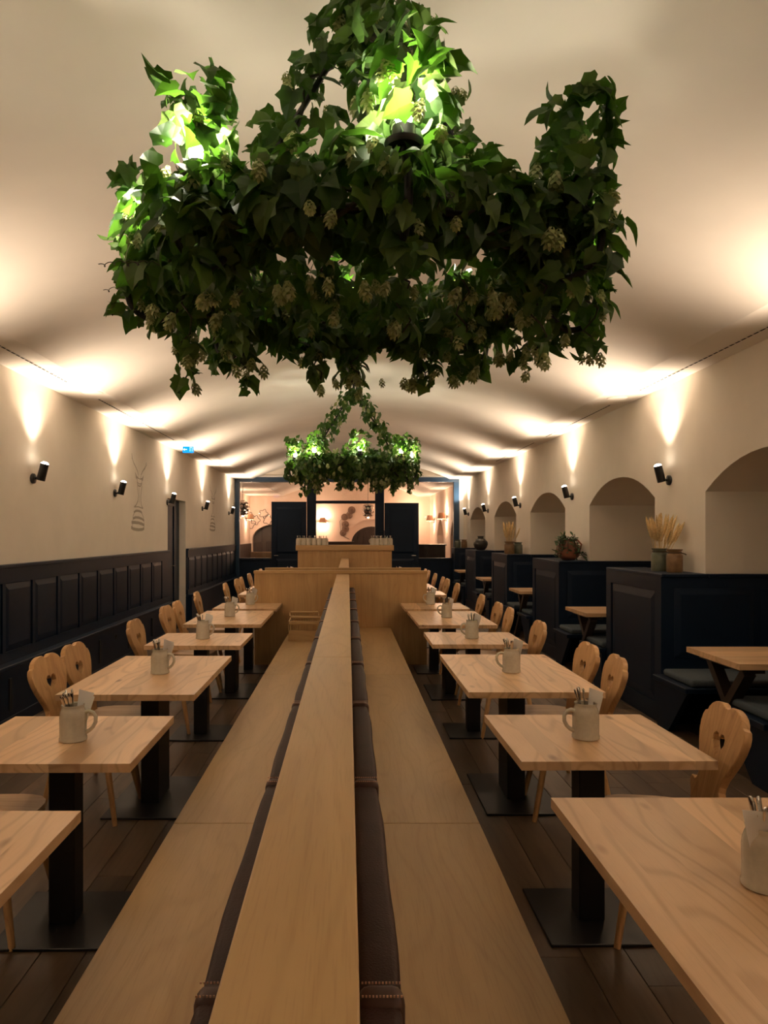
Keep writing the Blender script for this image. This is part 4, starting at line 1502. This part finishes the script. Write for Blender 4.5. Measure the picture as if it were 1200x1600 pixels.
def chandelier(center, label, seed, strand_angles, density, n_parts, near):
    rr = random.Random(seed)
    t = thing('hop_chandelier', label, 'chandelier', center, 0)
    RR = 0.61
    q = NB(); tube(q, [(RR * math.cos(a), RR * math.sin(a), 0) for a in [2 * PI * i / 48 for i in range(49)]], 0.014, 8)
    obj('ring', q, M['black'], t, smooth=50)
    apex = Vector((0, 0, 3.44 - center[2]))
    q = NB(); tube(q, [apex + Vector((0, 0, -0.12)), apex + Vector((0, 0, 0.075))], 0.016, 8); lathe(q, [(0, 0), (0.06, 0.0), (0.06, 0.03), (0, 0.03)], 20, apex + Vector((0, 0, 0.04)))
    obj('ceiling_hook', q, M['black'], t, smooth=40)
    anchors = []
    for a in strand_angles:
        e = Vector((RR * math.cos(a), RR * math.sin(a), 0))
        q = NB(); tube(q, [apex + Vector((0, 0, -0.05)), apex.lerp(e, 0.5) + Vector((0, 0, -0.015)), e], 0.010, 6); obj('suspension_cable', q, M['black'], t)
        anchors.append(e)
    garland_bm = NB()
    # vine stems winding round ring and cables
    for ph in (0, 2.1, 4.2):
        tube(garland_bm, [((RR + 0.05 * math.cos(9 * a + ph)) * math.cos(a), (RR + 0.05 * math.cos(9 * a + ph)) * math.sin(a), 0.05 * math.sin(9 * a + ph)) for a in [2 * PI * i / 90 for i in range(91)]], 0.006, 5)
    for e in anchors:
        tube(garland_bm, [apex.lerp(e, f) + Vector((0.025 * math.cos(f * 30), 0.025 * math.sin(f * 30), 0.02 * math.sin(f * 23))) for f in [i / 30 for i in range(31)]], 0.007, 5)
    L = []     # pos, tip, normal, size
    cones = []

    def put(p, out, size, droop=0.75):
        rv = Vector((rr.gauss(0, 1), rr.gauss(0, 1), rr.gauss(0, 1)))
        tip = (Vector((0, 0, -droop)) + out * rr.uniform(0.1, 0.9) + rv * 0.55)
        nrm = out + Vector((0, 0, 0.45)) + rv.cross(Vector((0.3, 1, 0.2))) * 0.36
        L.append((p, tip, nrm, size * rr.uniform(0.60, 1.22)))

    def put_cone(p, s=1.0):
        cones.append((p, s * rr.uniform(0.042, 0.064)))
    # ring body
    for i in range(int(1900 * density)):
        a = rr.uniform(0, 2 * PI); ph = rr.uniform(0, 2 * PI)
        f = rr.uniform(0.45, 1.0)
        rad = 0.135 * f * (1.0 + 0.3 * math.sin(5 * a + seed))
        dz = rad * math.sin(ph) * (1.0 if math.sin(ph) > 0 else 0.85) + 0.045
        rho = RR + rad * math.cos(ph) * 1.05
        p = Vector((rho * math.cos(a), rho * math.sin(a), dz))
        out = Vector((math.cos(ph) * math.cos(a), math.cos(ph) * math.sin(a), math.sin(ph)))
        put(p, out, 0.074)
    for i in range(int(420 * density)):      # vines crossing inside the ring
        a = rr.uniform(0, 2 * PI); rho = 0.60 * rr.random() ** 0.6
        out = Vector((math.cos(a) * 0.4, math.sin(a) * 0.4, rr.uniform(-1, 0.3)))
        put(Vector((rho * math.cos(a), rho * math.sin(a), rr.uniform(-0.06, 0.08))), out, 0.068)
    for i in range(int(190 * density)):
        a = rr.uniform(0, 2 * PI); ph = rr.uniform(0, 2 * PI)
        rad = 0.155
        p = Vector(((RR + rad * math.cos(ph)) * math.cos(a), (RR + rad * math.cos(ph)) * math.sin(a), rad * math.sin(ph) * 1.25))
        put_cone(p)
    # strands
    for e in anchors:
        for i in range(int(190 * density)):
            f = rr.random() ** 0.9 * 0.92 + 0.02
            th = rr.uniform(0, 2 * PI)
            w = 0.03 + 0.10 * rr.random()
            out = Vector((math.cos(th), math.sin(th), rr.uniform(-0.4, 0.4)))
            put(apex.lerp(e, f) + out * w, out, 0.074)
        for i in range(int(18 * density)):
            f = rr.uniform(0.1, 0.9); th = rr.uniform(0, 2 * PI)
            put_cone(apex.lerp(e, f) + Vector((math.cos(th), math.sin(th), 0)) * 0.10)
    for i in range(int(50 * density)):
        th = rr.uniform(0, 2 * PI); out = Vector((math.cos(th), math.sin(th), rr.uniform(-0.5, 0.5)))
        put(apex + Vector((0, 0, -rr.uniform(0.0, 0.2))) + out * rr.uniform(0.03, 0.10), out, 0.07)
    # arms with candle cups
    bulbs = []
    for i in range(8):
        a = R(-85 + 45 * i)
        er = Vector((math.cos(a), math.sin(a), 0))
        up = Vector((0, 0, 1))
        q = NB()
        arm_pts = spline([er * 0.60, er * 0.64 - up * 0.09, er * 0.71 - up * 0.13, er * 0.785 - up * 0.09, er * 0.80 - up * 0.01, er * 0.755 + up * 0.05, er * 0.73 + up * 0.07, er * 0.73 + up * 0.095])
        tube(q, arm_pts, 0.011, 8)
        for k in range(int(40 * density)):
            p = arm_pts[rr.randrange(len(arm_pts) - 6)]
            th = rr.uniform(0, 2 * PI)
            out = (er * 0.6 + Vector((math.cos(th), math.sin(th), rr.uniform(-0.8, 0.4)))).normalized()
            put(p + out * rr.uniform(0.02, 0.07), out, 0.070)
        arm = obj('arm', q, M['black'], t, smooth=50)
        q = NB(); lathe(q, [(0, 0), (0.042, 0.0), (0.047, 0.008), (0.047, 0.014), (0.030, 0.016), (0.028, 0.05), (0.02, 0.05), (0, 0.048)], 20, er * 0.73 + up * 0.09)
        obj('candle_cup', q, M['black'], arm, smooth=40)
        q = NB(); lathe(q, [(0, 0), (0.014, 0.004), (0.022, 0.025), (0.020, 0.05), (0.010, 0.075), (0, 0.085)], 12, er * 0.73 + up * 0.137)
        obj('bulb', q, M['napkin'] if near and i == 1 else M['bulb'], arm, smooth=60)     # one bulb is out
        bp = er * 0.73 + up * 0.18
        bulbs.append(bp)
        if not (near and i == 1):
            point(bp + er * 0.03 + up * 0.035, BULB_W, BULB_C, 0.02, t)
        crown = i in (1, 2, 6, 7, 0, 4)
        for k in range(int((135 if crown else 60) * density)):
            th = rr.uniform(0, 2 * PI); hz = rr.uniform(-0.12, 0.30 if crown else 0.16)
            w = rr.uniform(0.05, 0.105)
            out = Vector((math.cos(th), math.sin(th), rr.uniform(-0.2, 0.5)))
            p = er * 0.73 + up * (0.07 + hz) + Vector((math.cos(th) * w, math.sin(th) * w, 0))
            if (p - bp).length < 0.05:
                continue
            if i == 0 and out.y < -0.2 and 0.0 < hz < 0.10:
                continue
            put(p, out, 0.068, 0.35)
        for k in range(int(8 * density)):
            th = rr.uniform(0, 2 * PI)
            put_cone(er * 0.73 + up * rr.uniform(0.0, 0.26) + Vector((math.cos(th), math.sin(th), 0)) * 0.09)
    # hanging tails
    for a_d, ln, r0 in ((205, 0.40, 0.62), (215, 0.30, 0.5), (282, 0.26, 0.42), (300, 0.3, 0.5), (320, 0.34, 0.62), (345, 0.30, 0.72), (20, 0.2, 0.6), (60, 0.24, 0.5), (95, 0.2, 0.5), (140, 0.3, 0.62), (170, 0.34, 0.66), (255, 0.2, 0.5), (118, 0.22, 0.4), (35, 0.25, 0.4)):
        a = R(a_d)
        p0 = Vector((r0 * math.cos(a), r0 * math.sin(a), -0.10))
        pts = [p0 + Vector((0.02 * math.sin(j * 1.7 + a_d), 0.02 * math.cos(j * 2.1), -0.62 * ln * j / 6)) for j in range(7)]
        tube(garland_bm, pts, 0.003, 5)
        for j in range(14):
            f = rr.random()
            p = p0 + Vector((0, 0, -0.62 * ln * f))
            th = rr.uniform(0, 2 * PI)
            out = Vector((math.cos(th), math.sin(th), 0))
            put(p + out * 0.025, out, 0.060)
            if j % 4 == 0:
                put_cone(p + out * 0.03 - Vector((0, 0, 0.02)), 0.85)
    # curled tendrils
    for k in range(9):
        a = rr.uniform(0, 2 * PI)
        p0 = Vector((0.76 * math.cos(a), 0.76 * math.sin(a), rr.uniform(-0.12, 0.1)))
        er = Vector((math.cos(a), math.sin(a), 0))
        tube(garland_bm, [p0 + er * (0.05 + 0.0030 * j) + Vector((0.007 * math.cos(j * 0.7), 0.003 * math.sin(j * 0.7), 0.007 * math.sin(j * 0.7) - 0.001 * j)) for j in range(22)], 0.0013, 4)
        tube(garland_bm, [p0, p0 + er * 0.03 + Vector((0, 0, 0.01)), p0 + er * 0.05 + Vector((0.011, 0, 0))], 0.0013, 4)
    g = obj('hop_garland', garland_bm, M['stem'], t, smooth=60)
    # the leaves that show largest are parts, the rest one mass
    cc = Vector(center)
    eye = Vector((0, 0, EYE))

    def rank(it):
        p, tip, nrm, s = it
        w = cc + p
        d = (eye - w)
        ring = Vector((p.x, p.y, 0))
        outer = (p - ring.normalized() * RR) if ring.length > 0.3 else p
        return d.length - 0.9 * outer.dot(d.normalized())
    order = sorted(range(len(L)), key=lambda i_: rank(L[i_]))
    parts = order[:n_parts]
    for i_ in parts:
        p, tip, nrm, s = L[i_]
        m4 = Matrix.Translation(p) @ frame_from(tip, nrm).to_4x4() @ Matrix.Scale(s, 4)
        o = link('leaf', leaf_me[i_ % 4], g)
        o.matrix_basis = m4
    V, F = [], []
    base = 0
    for i_ in order[n_parts:]:
        p, tip, nrm, s = L[i_]
        m3 = np.array(frame_from(tip, nrm)) * s
        V.append(VARS[i_ % 4] @ m3.T + np.array(p))
        F += [(a + base, b_ + base, c_ + base) for a, b_, c_ in LEAF_F]
        base += len(LV)
    V = np.concatenate(V)
    me = bpy.data.meshes.new('foliage')
    me.from_pydata([tuple(v) for v in V], [], F)
    me.materials.append(M['leaf'])
    fo_ = link('foliage', me, g)
    fo_['kind'] = 'stuff'
    for p, s in cones:
        o = link('hop_cone', cone_me, g, p, (rr.uniform(-0.4, 0.4), rr.uniform(-0.4, 0.4), rr.uniform(0, 6)))
        o.scale = (s, s, s)


chandelier((0.07, 2.5, 2.42), 'large ring chandelier wrapped in hop vines, hanging nearest the camera', 3, [R(4), R(176), R(-82)], 1.0, 300, True)
chandelier((0.07, 9.2, 2.40), 'ring chandelier wrapped in hop vines, hanging above the oak partition', 8, [R(2), R(178)], 1.0, 300, False)
print('objects', len(bpy.data.objects))
